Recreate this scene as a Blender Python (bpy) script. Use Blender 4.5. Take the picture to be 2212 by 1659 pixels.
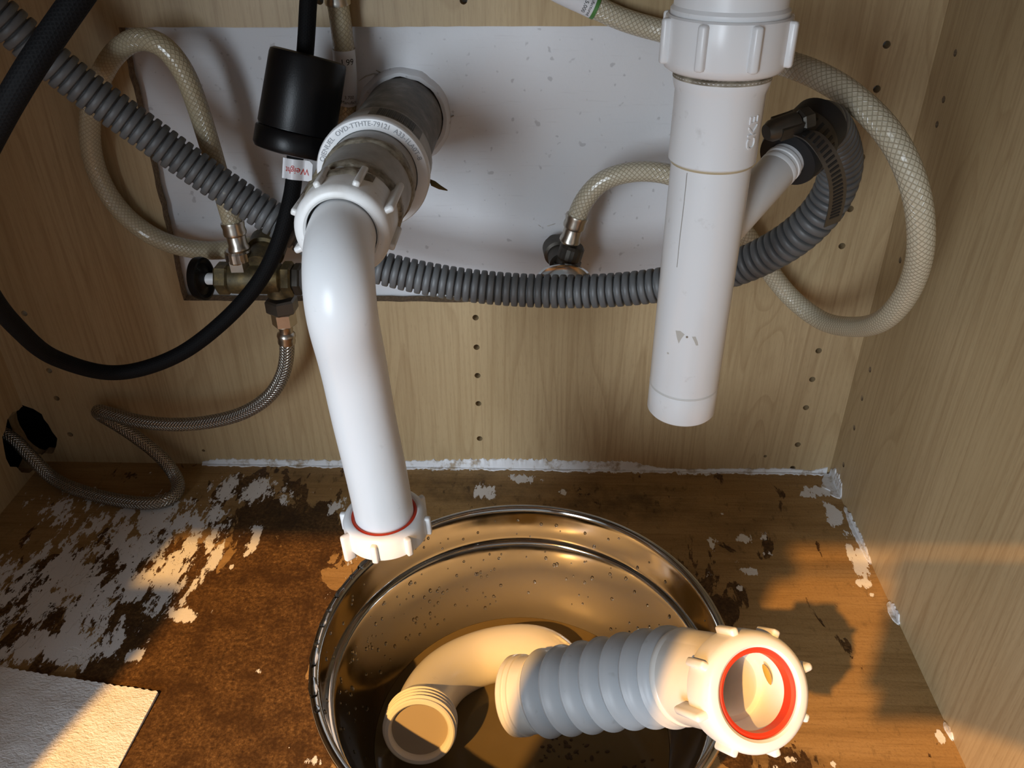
import bpy, bmesh, math, random
from mathutils import Vector, Matrix, noise as mnoise
import numpy as np

for o in list(bpy.data.objects): bpy.data.objects.remove(o, do_unlink=True)
scene = bpy.context.scene
C = scene.collection
PI = math.pi
V = Vector

# ------------------------------------------------------------------ camera
CAM = V((0.107685, -0.665310, 0.525200))
YAW, PITCH, ROLL, FPX = 0.0360484, 0.5662729, -0.0075396, 1786.19
_f = V((-math.sin(YAW)*math.cos(PITCH), math.cos(YAW)*math.cos(PITCH), -math.sin(PITCH)))
_r0 = V((math.cos(YAW), math.sin(YAW), 0)); _u0 = _r0.cross(_f)
_r = math.cos(ROLL)*_r0 + math.sin(ROLL)*_u0
_u = -math.sin(ROLL)*_r0 + math.cos(ROLL)*_u0
cd = bpy.data.cameras.new('camera'); cam = bpy.data.objects.new('camera', cd); C.objects.link(cam)
cd.sensor_fit = 'HORIZONTAL'; cd.sensor_width = 36; cd.lens = 36*FPX/2212
cd.clip_start = 0.01; cd.clip_end = 50
cam.matrix_world = Matrix(((_r.x, _u.x, -_f.x, CAM.x), (_r.y, _u.y, -_f.y, CAM.y), (_r.z, _u.z, -_f.z, CAM.z), (0, 0, 0, 1)))
scene.camera = cam

# ------------------------------------------------------------------ light of the room
world = bpy.data.worlds.new('world'); scene.world = world; world.use_nodes = True
bg = world.node_tree.nodes['Background']
bg.inputs[0].default_value = (0.80, 0.90, 1.0, 1); bg.inputs[1].default_value = 0.38

def aim(o, tgt):
    o.rotation_euler = (V(tgt) - o.location).to_track_quat('-Z', 'Y').to_euler()

ld = bpy.data.lights.new('kitchen_window_light', 'AREA'); ld.shape = 'RECTANGLE'; ld.size = 1.0; ld.size_y = 1.7
ld.energy = 88; ld.color = (0.80, 0.90, 1.0)
wl = bpy.data.objects.new('kitchen_window_light', ld); C.objects.link(wl); wl.location = (-1.15, -2.9, 0.70); aim(wl, (0.05, -0.1, 0.30))
ld = bpy.data.lights.new('warm_room_bulb', 'POINT'); ld.energy = 430; ld.color = (1.0, 0.51, 0.13); ld.shadow_soft_size = 0.020
bl = bpy.data.objects.new('warm_room_bulb', ld); C.objects.link(bl); bl.location = (-0.78, -2.0, 1.80)

scene.view_settings.view_transform = 'Standard'; scene.view_settings.look = 'None'
scene.view_settings.exposure = 0.0; scene.view_settings.gamma = 1.0
scene.view_settings.use_curve_mapping = False

# ------------------------------------------------------------------ surveying helpers
def ray(px, py): return _f + _r*((px-1106)/FPX) - _u*((py-829.5)/FPX)
def atd(px, py, d): return CAM + ray(px, py)*d                 # point at a depth from the lens
def aty(px, py, y): v = ray(px, py); return CAM + v*((y-CAM.y)/v.y)   # point on a plane parallel to the back wall
def atz(px, py, z=0.0): v = ray(px, py); return CAM + v*((z-CAM.z)/v.z)  # point at a height over the cabinet floor
def atx(px, py, x): v = ray(px, py); return CAM + v*((x-CAM.x)/v.x)

# ------------------------------------------------------------------ material helpers
class NT:
    def __init__(s, name):
        s.m = bpy.data.materials.new(name); s.m.use_nodes = True
        s.t = s.m.node_tree; s.b = s.t.nodes['Principled BSDF']; s.out = s.t.nodes['Material Output']
        s._tc = None
    def n(s, typ, **kw):
        nd = s.t.nodes.new(typ)
        for k, v in kw.items(): setattr(nd, k, v)
        return nd
    def link(s, a, b): s.t.links.new(a, b)
    def put(s, sock, val):
        if hasattr(val, 'is_linked') or isinstance(val, bpy.types.NodeSocket): s.link(val, sock)
        else:
            if isinstance(val, (tuple, list)) and sock.type == 'RGBA' and len(val) == 3: val = (*val, 1)
            sock.default_value = val
    def set(s, **kw):
        names = dict(color='Base Color', rough='Roughness', metal='Metallic', spec='Specular IOR Level', trans='Transmission Weight', alpha='Alpha',
                     coat='Coat Weight', sss='Subsurface Weight', normal='Normal', ior='IOR', sheen='Sheen Weight', aniso='Anisotropic')
        for k, v in kw.items(): s.put(s.b.inputs[names[k]], v)
        return s
    def coord(s, kind='Object', scale=(1, 1, 1), rot=(0, 0, 0), loc=(0, 0, 0)):
        if s._tc is None: s._tc = s.n('ShaderNodeTexCoord')
        mp = s.n('ShaderNodeMapping'); s.link(s._tc.outputs[kind], mp.inputs[0])
        mp.inputs['Scale'].default_value = scale; mp.inputs['Rotation'].default_value = rot; mp.inputs['Location'].default_value = loc
        return mp.outputs[0]
    def noise(s, vec, scale=5, detail=3, rough=.5, dist=0):
        nd = s.n('ShaderNodeTexNoise'); s.link(vec, nd.inputs['Vector'])
        nd.inputs['Scale'].default_value = scale; nd.inputs['Detail'].default_value = detail; nd.inputs['Roughness'].default_value = rough; nd.inputs['Distortion'].default_value = dist
        return nd.outputs[0]
    def ramp(s, fac, stops, interp='LINEAR'):
        nd = s.n('ShaderNodeValToRGB'); s.link(fac, nd.inputs[0]); r = nd.color_ramp; r.interpolation = interp
        while len(r.elements) < len(stops): r.elements.new(0.5)
        for e, (p, c) in zip(r.elements, stops):
            e.position = p; e.color = (c, c, c, 1) if isinstance(c, (int, float)) else (*c, 1)
        return nd.outputs[0]
    def mix(s, fac, a, b, mode='MIX'):
        nd = s.n('ShaderNodeMix', data_type='RGBA', blend_type=mode)
        s.put(nd.inputs[0], fac); s.put(nd.inputs[6], a); s.put(nd.inputs[7], b); return nd.outputs[2]
    def math(s, op, a, b=None, c=None, clamp=False):
        nd = s.n('ShaderNodeMath', operation=op, use_clamp=clamp); s.put(nd.inputs[0], a)
        if b is not None: s.put(nd.inputs[1], b)
        if c is not None: s.put(nd.inputs[2], c)
        return nd.outputs[0]
    def attr(s, name):
        return s.n('ShaderNodeAttribute', attribute_name=name).outputs['Fac']
    def bump(s, h, strength=.3, dist=.001):
        nd = s.n('ShaderNodeBump'); s.put(nd.inputs['Height'], h); nd.inputs['Strength'].default_value = strength; nd.inputs['Distance'].default_value = dist
        s.put(s.b.inputs['Normal'], nd.outputs[0]); return s
    def uv(s):
        if s._tc is None: s._tc = s.n('ShaderNodeTexCoord')
        sx = s.n('ShaderNodeSeparateXYZ'); s.link(s._tc.outputs['UV'], sx.inputs[0]); return sx.outputs[0], sx.outputs[1]

def plain(name, color, rough=.5, metal=0, **kw):
    return NT(name).set(color=color, rough=rough, metal=metal, **kw).m

def maple(name, grain):
    """maple laminate; grain = index of the long axis of the figure"""
    t = NT(name)
    def sc(a, b): v = [a, a, a]; v[grain] = b; return tuple(v)
    warp = t.noise(t.coord('Object', sc(5, .7)), 1.0, 2, .5)
    # plain-sawn figure: thin darker growth lines that wander
    c = t.coord('Object', sc(1, .05))
    add = t.n('ShaderNodeVectorMath', operation='MULTIPLY_ADD'); t.link(warp, add.inputs[0]); add.inputs[1].default_value = (.22, .22, .22); t.link(c, add.inputs[2])
    w = t.noise(add.outputs[0], 26, 1, .4)
    lines = t.ramp(t.math('FRACT', t.math('MULTIPLY', w, 9.0)), [(0, 0.0), (.08, .1), (.60, 0.0), (.93, 1.0), (1, 0)])
    streak = t.noise(t.coord('Object', sc(1, .025)), 420, 3, .6)
    fleck = t.noise(t.coord('Object', sc(1, .12)), 900, 2, .5)
    soft = t.noise(t.coord('Object', sc(1, .4)), 9, 2, .5)
    col = t.mix(t.ramp(soft, [(.3, 0), (.7, 1)]), (.41, .300, .160), (.50, .375, .215))
    col = t.mix(t.math('MULTIPLY', lines, .26), col, (.22, .125, .05))
    col = t.mix(t.math('MULTIPLY', t.ramp(streak, [(.45, 0), (.75, 1)]), .40), col, (.25, .155, .07))
    col = t.mix(t.math('MULTIPLY', t.ramp(fleck, [(.55, 0), (.8, 1)]), .28), col, (.20, .125, .055))
    t.set(color=col, rough=.42, spec=.35); t.bump(fleck, .06, .0006)
    return t.m

M = {}
M['maple_v'] = maple('maple_laminate_upright', 2)
M['raw_board'] = (lambda t: t.set(color=t.ramp(t.noise(t.coord(), 350, 3, .7), [(.3, (.10, .062, .032)), (.7, (.26, .17, .09))]), rough=.9).m)(NT('raw_chipboard_edge'))

def plaster():
    t = NT('white_plaster'); c = t.coord()
    base = t.mix(t.noise(c, 7, 2), (.64, .65, .68), (.74, .74, .75))
    spots = t.ramp(t.noise(c, 170, 1, .5), [(.70, 0), (.76, 1)])
    scr = t.ramp(t.noise(t.coord('Object', (1, 1, 14)), 30, 3, .6), [(.62, 0), (.72, 1)])
    col = t.mix(t.math('MULTIPLY', spots, .45), base, (.30, .29, .30))
    col = t.mix(t.math('MULTIPLY', scr, .14), col, (.42, .40, .40))
    h = t.math('ADD', t.noise(c, 60, 4, .6), t.math('MULTIPLY', t.noise(c, 420, 2), .25))
    t.set(color=col, rough=.62, spec=.3); t.bump(h, .35, .0012); return t.m
M['plaster'] = plaster()
M['plaster_raw'] = (lambda t: t.set(color=t.ramp(t.noise(t.coord(), 90, 4, .7), [(.35, (.30, .27, .22)), (.6, (.55, .53, .50))]), rough=.9).bump(t.noise(t.coord(), 200, 4, .7), .6, .002).m)(NT('rough_plaster'))

def pvc(name, base=(.80, .81, .82), dirt=.12, scale=30, rough=.34, dcol=(.30, .24, .15)):
    t = NT(name); c = t.coord()
    sp = t.ramp(t.noise(c, scale*5, 3, .6), [(.66, 0), (.78, 1)])
    sm = t.ramp(t.noise(t.coord('Object', (1, 1, .25)), scale, 4, .6), [(.5, 0), (.8, 1)])
    col = t.mix(t.math('MULTIPLY', sm, dirt), base, dcol)
    col = t.mix(t.math('MULTIPLY', sp, dirt*1.2), col, (.25, .22, .18))
    t.set(color=col, rough=rough, spec=.5, sss=.0); t.bump(t.noise(c, 240, 2), .03, .0006); return t.m
M['pvc'] = pvc('white_pvc')
M['pvc_dirty'] = pvc('soiled_white_pvc', (.74, .74, .73), .45, 40, .35)
M['pvc_bowl'] = pvc('wet_white_pvc', (.80, .78, .74), .10, 30, .22)
M['grime_pipe'] = (lambda t: t.set(color=t.ramp(t.noise(t.coord(), 55, 5, .65), [(.3, (.05, .043, .034)), (.55, (.16, .14, .115)), (.8, (.36, .34, .31))]), rough=.55).bump(t.noise(t.coord(), 150, 4), .2, .001).m)(NT('grimy_grey_pipe'))
M['grime_grey'] = (lambda t: t.set(color=t.ramp(t.noise(t.coord(), 45, 4, .6), [(.3, (.30, .29, .27)), (.7, (.48, .475, .46))]), rough=.5).m)(NT('soiled_grey_plastic'))
M['sealant'] = (lambda t: t.set(color=t.ramp(t.noise(t.coord(), 120, 4, .6), [(.35, (.11, .09, .06)), (.7, (.42, .38, .30))]), rough=.6).bump(t.noise(t.coord(), 160, 4), .5, .0015).m)(NT('brown_sealant'))
M['bellows'] = (lambda t: t.set(color=t.mix(t.ramp(t.noise(t.coord(), 140, 2), [(.66, 0), (.8, 1)]), (.56, .585, .61), (.46, .48, .49)), rough=.42).m)(NT('grey_flexible_plastic'))
M['red'] = plain('red_rubber_washer', (.62, .045, .014), .45)
M['black_plastic'] = (lambda t: t.set(color=(.0035, .0035, .004), rough=.36, spec=.28).bump(t.noise(t.coord(), 900, 2), .12, .0004).m)(NT('black_plastic'))
M['black_rubber'] = plain('black_rubber', (.010, .010, .011), .6)
M['steel'] = (lambda t: t.set(color=(.52, .50, .47), metal=1, rough=t.ramp(t.noise(t.coord(), 60, 3), [(.3, .07), (.7, .15)])).m)(NT('stainless_steel'))
M['chrome'] = plain('chrome', (.66, .66, .66), .12, 1)
M['nickel'] = (lambda t: t.set(color=t.mix(t.noise(t.coord(), 130, 3), (.46, .41, .34), (.62, .58, .52)), metal=1, rough=.30).m)(NT('dull_nickel'))
M['dark_metal'] = (lambda t: t.set(color=t.mix(t.noise(t.coord(), 90, 3), (.05, .046, .04), (.14, .125, .105)), metal=.8, rough=.45).m)(NT('tarnished_metal'))
def brass():
    t = NT('corroded_brass'); n1 = t.noise(t.coord(), 75, 5, .65)
    col = t.ramp(n1, [(.28, (.035, .028, .015)), (.5, (.115, .088, .042)), (.66, (.22, .155, .06)), (.82, (.17, .24, .20))])
    t.set(color=col, metal=.55, rough=.5); t.bump(n1, .3, .001); return t.m
M['brass'] = brass()

def corrugated():
    t = NT('grey_drain_hose'); c = t.coord()
    col = t.mix(t.ramp(t.noise(c, 60, 3), [(.3, 0), (.75, 1)]), (.105, .109, .112), (.15, .155, .158))
    col = t.mix(t.ramp(t.noise(c, 130, 2), [(.74, 0), (.80, .7)]), col, (.30, .27, .20))
    t.set(color=col, rough=.46); return t.m
M['corrugated'] = corrugated()

def lattice(t, ku, kv, width):
    """two crossing sets of threads over (length, angle) UVs -> mask of threads"""
    u, v = t.uv()
    a = t.math('ADD', t.math('MULTIPLY', u, ku), t.math('MULTIPLY', v, kv))
    b = t.math('SUBTRACT', t.math('MULTIPLY', u, ku), t.math('MULTIPLY', v, kv))
    def thread(x):
        d = t.math('ABSOLUTE', t.math('SUBTRACT', t.math('FRACT', x), .5))
        return t.math('SUBTRACT', 1.0, t.math('DIVIDE', d, width), clamp=True)
    return t.math('MAXIMUM', thread(a), thread(b)), thread(a), thread(b)

def vinyl(name, tint, tint2, thread):
    t = NT(name); m, a, b = lattice(t, 260, 13, .17)
    ns = t.noise(t.coord(), 14, 3)
    base = t.mix(ns, tint, tint2)
    col = t.mix(t.math('MULTIPLY', m, thread), base, (.20, .155, .085))
    t.set(color=col, rough=.22, spec=.55, coat=.25); t.bump(m, .45, .0007); return t.m
M['vinyl'] = vinyl('braid_reinforced_vinyl', (.50, .435, .31), (.58, .53, .41), .62)
M['vinyl_old'] = vinyl('yellowed_braided_vinyl', (.42, .345, .215), (.52, .455, .32), .40)

def steel_braid():
    t = NT('braided_steel'); m, a, b = lattice(t, 330, 12, .42)
    chk = t.math('GREATER_THAN', a, b)
    col = t.mix(m, (.10, .09, .075), (.52, .48, .42))
    t.set(color=col, metal=.9, rough=.34); t.bump(t.math('ADD', m, t.math('MULTIPLY', chk, .4)), .8, .0008); return t.m
M['steel_braid'] = steel_braid()
def nylon_braid():
    t = NT('black_nylon_braid'); m, a, b = lattice(t, 420, 14, .4)
    t.set(color=t.mix(m, (.0025, .0025, .003), (.006, .006, .0065)), rough=.7, spec=.12); t.bump(m, .25, .0004); return t.m
M['nylon'] = nylon_braid()

M['label_white'] = (lambda t: t.set(color=t.mix(t.noise(t.coord(), 60, 2), (.66, .66, .68), (.74, .74, .76)), rough=.4).m)(NT('white_paper_label'))
M['label_green'] = plain('green_print', (.07, .21, .05), .5)
M['ink_black'] = plain('black_print', (.008, .008, .008), .6)
M['ink_red'] = plain('red_print', (.55, .03, .02), .5)
M['emboss'] = plain('shadowed_lettering', (.30, .31, .33), .5)  # grey colour stands in for the shade round raised letters

def towel_mat():
    t = NT('quilted_paper_towel'); c = t.coord('Object', (1, 1.7, 1), (0, 0, .3))
    h = t.math('ADD', t.noise(c, 330, 2, .5, .6), t.math('MULTIPLY', t.noise(c, 60, 2), .6))
    t.set(color=(.84, .84, .85), rough=.9, spec=.1, sheen=.1); t.bump(h, .55, .0018); return t.m
M['towel'] = towel_mat()
M['caulk'] = (lambda t: t.set(color=t.mix(t.ramp(t.noise(t.coord(), 70, 4, .7), [(.50, 0), (.66, 1)]), (.70, .71, .73), (.36, .29, .21)), rough=.5).bump(t.noise(t.coord('Object', (.25, 1, 1)), 180, 4), .35, .0015).m)(NT('white_caulk_paint'))

def floor_mat():
    t = NT('water_damaged_cabinet_floor')
    paint, stain, veneer = t.attr('paint'), t.attr('stain'), t.attr('veneer')
    cs = t.coord('Object', (1, .42, 1), (0, 0, -.42))
    cx = t.coord('Object', (.10, 1, 1))
    # veneer: maple figure running sideways
    g1 = t.noise(cx, 60, 4, .6, .4); g2 = t.noise(t.coord('Object', (.05, 1, 1)), 420, 3, .6)
    ven = t.ramp(g1, [(.25, (.26, .155, .058)), (.5, (.345, .212, .084)), (.75, (.41, .265, .118))])
    ven = t.mix(t.math('MULTIPLY', t.ramp(g2, [(.5, 0), (.7, 1)]), .4), ven, (.15, .078, .026))
    ven = t.mix(t.math('MULTIPLY', t.ramp(t.noise(t.coord(), 500, 3, .7), [(.5, 0), (.8, 1)]), .45), ven, (.12, .062, .02))
    # bare swollen board: brown speckle
    sp = t.noise(t.coord(), 330, 5, .8)
    lg = t.noise(t.coord(), 42, 4, .65)
    board = t.ramp(sp, [(.30, (.018, .009, .003)), (.46, (.085, .041, .012)), (.58, (.155, .080, .027)), (.72, (.34, .205, .085))])
    board = t.mix(t.math('MULTIPLY', t.ramp(lg, [(.42, 0), (.62, 1)]), .70), board, (.040, .017, .005))
    # paper-thin veneer backing that still clings to the board
    fl = t.noise(cs, 34, 6, .62, .5)
    vfac = t.ramp(t.math('ADD', veneer, t.math('MULTIPLY', t.math('SUBTRACT', fl, .5), 2.2)), [(.485, 0), (.515, 1)])
    col = t.mix(vfac, board, ven)
    dk = t.math('MULTIPLY', t.math('ADD', t.noise(t.coord(), 26, 5, .7), -.12), stain, clamp=True)
    dk = t.ramp(dk, [(.16, 0), (.50, 1)])
    col = t.mix(t.math('MULTIPLY', dk, .85), col, (.028, .015, .006))
    mould = t.math('MULTIPLY', t.ramp(t.noise(cs, 120, 4, .7), [(.58, 0), (.66, 1)]), stain, clamp=True)
    col = t.mix(t.math('MULTIPLY', mould, .7), col, (.022, .013, .006))
    # flaking white paint
    pn = t.noise(cs, 66, 9, .72, .15)
    speck = t.ramp(t.noise(cs, 260, 3, .6), [(.63, 0), (.68, 1)])
    pf = t.math('ADD', paint, t.math('MULTIPLY', t.math('SUBTRACT', pn, .5), 2.4))
    chips = t.ramp(t.noise(t.coord(), 150, 2, .5), [(.775, 0), (.785, 1)])
    pf = t.math('ADD', t.math('SUBTRACT', pf, t.math('MULTIPLY', speck, .35)), t.math('MULTIPLY', chips, 1.3))
    pm = t.ramp(pf, [(.495, 0), (.515, 1)])
    pcol = t.mix(t.noise(t.coord(), 30, 2), (.74, .74, .75), (.83, .82, .81))
    col = t.mix(pm, col, pcol)
    t.set(color=col, rough=t.math('ADD', .62, t.math('MULTIPLY', pm, -.1)), spec=.3)
    h = t.math('ADD', t.math('MULTIPLY', pm, 1.0), t.math('ADD', t.math('MULTIPLY', vfac, .5), t.math('MULTIPLY', sp, .35)))
    t.bump(h, .6, .0012)
    return t.m
M['floor'] = floor_mat()

def water_mat():
    t = NT('murky_drain_water')
    t.set(color=t.mix(t.noise(t.coord(), 22, 3), (.155, .112, .052), (.21, .160, .085)), rough=.04, spec=.5)
    tr = t.n('ShaderNodeBsdfTransparent'); tr.inputs[0].default_value = (.58, .46, .28, 1)
    mx = t.n('ShaderNodeMixShader'); mx.inputs[0].default_value = .70
    t.link(tr.outputs[0], mx.inputs[1]); t.link(t.b.outputs[0], mx.inputs[2]); t.link(mx.outputs[0], t.out.inputs[0])
    t.bump(t.noise(t.coord(), 9, 1), .04, .002); return t.m
M['water'] = water_mat()
M['trap_water'] = (lambda t: t.set(color=t.mix(t.ramp(t.noise(t.coord(), 210, 3, .6), [(.72, 0), (.76, 1)]), (.40, .335, .255), (.07, .045, .025)), rough=.1).m)(NT('silty_water'))
M['droplet'] = plain('water_drop', (.9, .92, .95), .03, 0, trans=1.0, ior=1.33)
M['crumb'] = plain('dark_crumb', (.05, .028, .012), .8)
M['dark'] = plain('void_painted_dark', (.01, .01, .01), .9)  # near-black colour stands in for the darkness inside the corner hole

# ------------------------------------------------------------------ mesh helpers
BASE = {}
def thing(name, label, cat, base, group=None):
    o = bpy.data.objects.new(name, None); C.objects.link(o); o.location = base; o.empty_display_size = .02
    o['label'] = label; o['category'] = cat
    if group: o['group'] = group
    BASE[o.name] = V(base); return o
def root(o):
    while o.parent: o = o.parent
    return o
def mesh_of(bm, name, mat, sharp=38):
    me = bpy.data.meshes.new(name); bmesh.ops.recalc_face_normals(bm, faces=bm.faces); bm.to_mesh(me); bm.free()
    if sharp is not None:
        for p in me.polygons: p.use_smooth = True
        me.set_sharp_from_angle(angle=math.radians(sharp))
    me.materials.append(mat); return me
def part(name, bm, mat, parent, sharp=38, label=None, kind=None):
    me = mesh_of(bm, name, mat, sharp); b = BASE[root(parent).name]
    me.transform(Matrix.Translation(-b))
    o = bpy.data.objects.new(name, me); C.objects.link(o); o.parent = parent
    if label: o['label'] = label
    if kind: o['kind'] = kind
    return o
def single(name, bm, mat, label, cat, base=(0, 0, 0), sharp=38, kind=None, group=None):
    me = mesh_of(bm, name, mat, sharp); me.transform(Matrix.Translation(-V(base)))
    o = bpy.data.objects.new(name, me); C.objects.link(o); o.location = base
    o['label'] = label; o['category'] = cat
    if kind: o['kind'] = kind
    if group: o['group'] = group
    BASE[o.name] = V(base); return o
def structure(name, bm, mat, label, cat, sharp=30):
    return single(name, bm, mat, label, cat, (0, 0, 0), sharp, 'structure')

def box(lo, hi, bm=None, bev=0):
    bm = bm or bmesh.new()
    r = bmesh.ops.create_cube(bm, size=1)
    vs = r['verts']; lo, hi = V(lo), V(hi)
    for v in vs: v.co = V([(lo[i]+hi[i])/2 + v.co[i]*(hi[i]-lo[i]) for i in range(3)])
    if bev:
        es = list({e for v in vs for e in v.link_edges}); bmesh.ops.bevel(bm, geom=es, offset=bev, segments=2, affect='EDGES', profile=.5)
    return bm
def frame(origin, z, xhint=(1, 0, 0)):
    z = V(z).normalized(); x = V(xhint) - z*V(xhint).dot(z)
    if x.length < 1e-4: x = V((0, 1, 0)) - z*z.y
    x.normalize(); y = z.cross(x); o = V(origin)
    return Matrix(((x.x, y.x, z.x, o.x), (x.y, y.y, z.y, o.y), (x.z, y.z, z.z, o.z), (0, 0, 0, 1)))
def lathe(prof, mtx, seg=48, bm=None, wob=None, sweep=None):
    """surface of revolution about local z; prof = [(radius, z)]"""
    bm = bm or bmesh.new(); uvl = bm.loops.layers.uv.verify()
    rings = []
    for i, (r, z) in enumerate(prof):
        if r < 1e-6: rings.append([bm.verts.new(mtx @ V((0, 0, z)))]); continue
        ring = []
        for k in range(seg):
            a = 2*PI*k/seg; rr, zz = (r, z) if wob is None else wob(r, z, a)
            ring.append(bm.verts.new(mtx @ V((rr*math.cos(a), rr*math.sin(a), zz))))
        rings.append(ring)
    for i in range(len(rings)-1):
        A, B = rings[i], rings[i+1]
        for k in range(seg):
            k2 = (k+1) % seg
            if len(A) == 1 and len(B) == 1: continue
            if len(A) == 1: vs = [A[0], B[k], B[k2]]
            elif len(B) == 1: vs = [A[k], A[k2], B[0]]
            else: vs = [A[k], A[k2], B[k2], B[k]]
            f = bm.faces.new(vs)
            for lp in f.loops:
                j = i if lp.vert in A else i+1
                lp[uvl].uv = (prof[j][1], k/seg)
    return bm
def catmull(P, step=.003):
    P = [V(p) for p in P]; Q = [P[0]*2-P[1]] + P + [P[-1]*2-P[-2]]; out = []
    for i in range(1, len(Q)-2):
        p0, p1, p2, p3 = Q[i-1:i+3]
        t0 = 0; t1 = t0+max(1e-5, (p1-p0).length)**.5; t2 = t1+max(1e-5, (p2-p1).length)**.5; t3 = t2+max(1e-5, (p3-p2).length)**.5
        n = max(4, int((p2-p1).length/step*1.5))
        for k in range(n):
            t = t1+(t2-t1)*k/n
            a1 = p0*((t1-t)/(t1-t0))+p1*((t-t0)/(t1-t0)); a2 = p1*((t2-t)/(t2-t1))+p2*((t-t1)/(t2-t1)); a3 = p2*((t3-t)/(t3-t2))+p3*((t-t2)/(t3-t2))
            b1 = a1*((t2-t)/(t2-t0))+a2*((t-t0)/(t2-t0)); b2 = a2*((t3-t)/(t3-t1))+a3*((t-t1)/(t3-t1))
            out.append(b1*((t2-t)/(t2-t1))+b2*((t-t1)/(t2-t1)))
    out.append(P[-1]); return out
class Path:
    def __init__(s, P, smooth=True, relax=2):
        pts = catmull(P) if smooth else [V(p) for p in P]
        L = [0.0]
        for a, b in zip(pts, pts[1:]): L.append(L[-1]+(b-a).length)
        s.L = L[-1]; N = max(8, int(s.L/.002)); arr = np.array([tuple(p) for p in pts]); ss = np.linspace(0, s.L, N)
        q = np.stack([np.interp(ss, L, arr[:, i]) for i in range(3)], 1)
        for _ in range(relax*6):
            q[1:-1] = q[1:-1]*.5 + (q[:-2]+q[2:])*.25
        s.p = [V(x) for x in q]; s.N = N
        d = [(s.p[min(i+1, N-1)]-s.p[max(i-1, 0)]).normalized() for i in range(N)]
        n = d[0].orthogonal().normalized(); s.fr = []
        for i in range(N):
            n = (n - d[i]*n.dot(d[i])).normalized(); s.fr.append((d[i], n, d[i].cross(n)))
    def at(s, l):
        x = max(0, min(s.N-1.0001, l/s.L*(s.N-1))); i = int(x); f = x-i
        p = s.p[i].lerp(s.p[i+1], f); d, n, b = s.fr[i]; d2, n2, b2 = s.fr[i+1]
        return p, d.lerp(d2, f).normalized(), n.lerp(n2, f).normalized(), b.lerp(b2, f).normalized()
    def near(s, q):
        return min(range(s.N), key=lambda i: (s.p[i]-q).length)/(s.N-1)*s.L
def tube(path, samples, seg=24, bm=None, cap=(True, True)):
    """samples = [(length, radius)] along a Path"""
    bm = bm or bmesh.new(); uvl = bm.loops.layers.uv.verify(); rings = []
    for l, r in samples:
        p, d, n, b = path.at(l)
        rings.append([bm.verts.new(p + n*(r*math.cos(2*PI*k/seg)) + b*(r*math.sin(2*PI*k/seg))) for k in range(seg)])
    for i in range(len(rings)-1):
        for k in range(seg):
            k2 = (k+1) % seg
            f = bm.faces.new((rings[i][k], rings[i][k2], rings[i+1][k2], rings[i+1][k]))
            for lp, uv in zip(f.loops, ((samples[i][0], k/seg), (samples[i][0], (k+1)/seg), (samples[i+1][0], (k+1)/seg), (samples[i+1][0], k/seg))): lp[uvl].uv = uv
    if cap[0]: bm.faces.new(rings[0][::-1])
    if cap[1]: bm.faces.new(rings[-1])
    return bm
def even(path, r, l0=0, l1=None, step=.004):
    l1 = path.L if l1 is None else l1; n = max(2, int((l1-l0)/step)); return [(l0+(l1-l0)*i/n, r) for i in range(n+1)]
def hexprism(mtx, r, h, bev=.0006, z0=0, sides=6):
    bm = bmesh.new()
    lathe([(0, z0), (r-bev*2, z0), (r, z0+bev*2), (r, z0+h-bev*2), (r-bev*2, z0+h), (0, z0+h)], mtx, sides, bm); return bm
def text_mesh(body, size, depth=0.0):
    cu = bpy.data.curves.new('t', 'FONT'); cu.body = body; cu.size = size; cu.extrude = depth; cu.resolution_u = 3
    cu.align_x = 'CENTER'; cu.align_y = 'CENTER'
    o = bpy.data.objects.new('t', cu); C.objects.link(o); dg = bpy.context.evaluated_depsgraph_get()
    me = bpy.data.meshes.new_from_object(o.evaluated_get(dg)); bpy.data.objects.remove(o); bpy.data.curves.remove(cu)
    bm = bmesh.new(); bm.from_mesh(me); bpy.data.meshes.remove(me)
    bmesh.ops.subdivide_edges(bm, edges=[e for e in bm.edges if e.calc_length() > size*.25], cuts=2)
    return bm
def warp(bm, fn):
    for v in bm.verts: v.co = fn(v.co.copy())
    return bm
def boolean(o, cutter_bm):
    me = bpy.data.meshes.new('cut'); cutter_bm.to_mesh(me); cutter_bm.free()
    c = bpy.data.objects.new('cut', me); C.objects.link(c)
    md = o.modifiers.new('b', 'BOOLEAN'); md.object = c; md.operation = 'DIFFERENCE'; md.solver = 'EXACT'
    dg = bpy.context.evaluated_depsgraph_get(); new = bpy.data.meshes.new_from_object(o.evaluated_get(dg))
    o.modifiers.clear(); old = o.data; o.data = new; bpy.data.meshes.remove(old); bpy.data.objects.remove(c); bpy.data.meshes.remove(me)
    for p in new.polygons: p.use_smooth = False
def nz(x, y=0, z=0): return mnoise.noise(V((x, y, z)))
def prism(poly, h, mtx=Matrix()):
    """extruded outline (list of xy) from local z=0 to z=h"""
    bm = bmesh.new(); a = [bm.verts.new(mtx @ V((x, y, 0))) for x, y in poly]; b = [bm.verts.new(mtx @ V((x, y, h))) for x, y in poly]
    n = len(poly); bm.faces.new(a[::-1]); bm.faces.new(b)
    for i in range(n): bm.faces.new((a[i], a[(i+1) % n], b[(i+1) % n], b[i]))
    return bm

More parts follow.
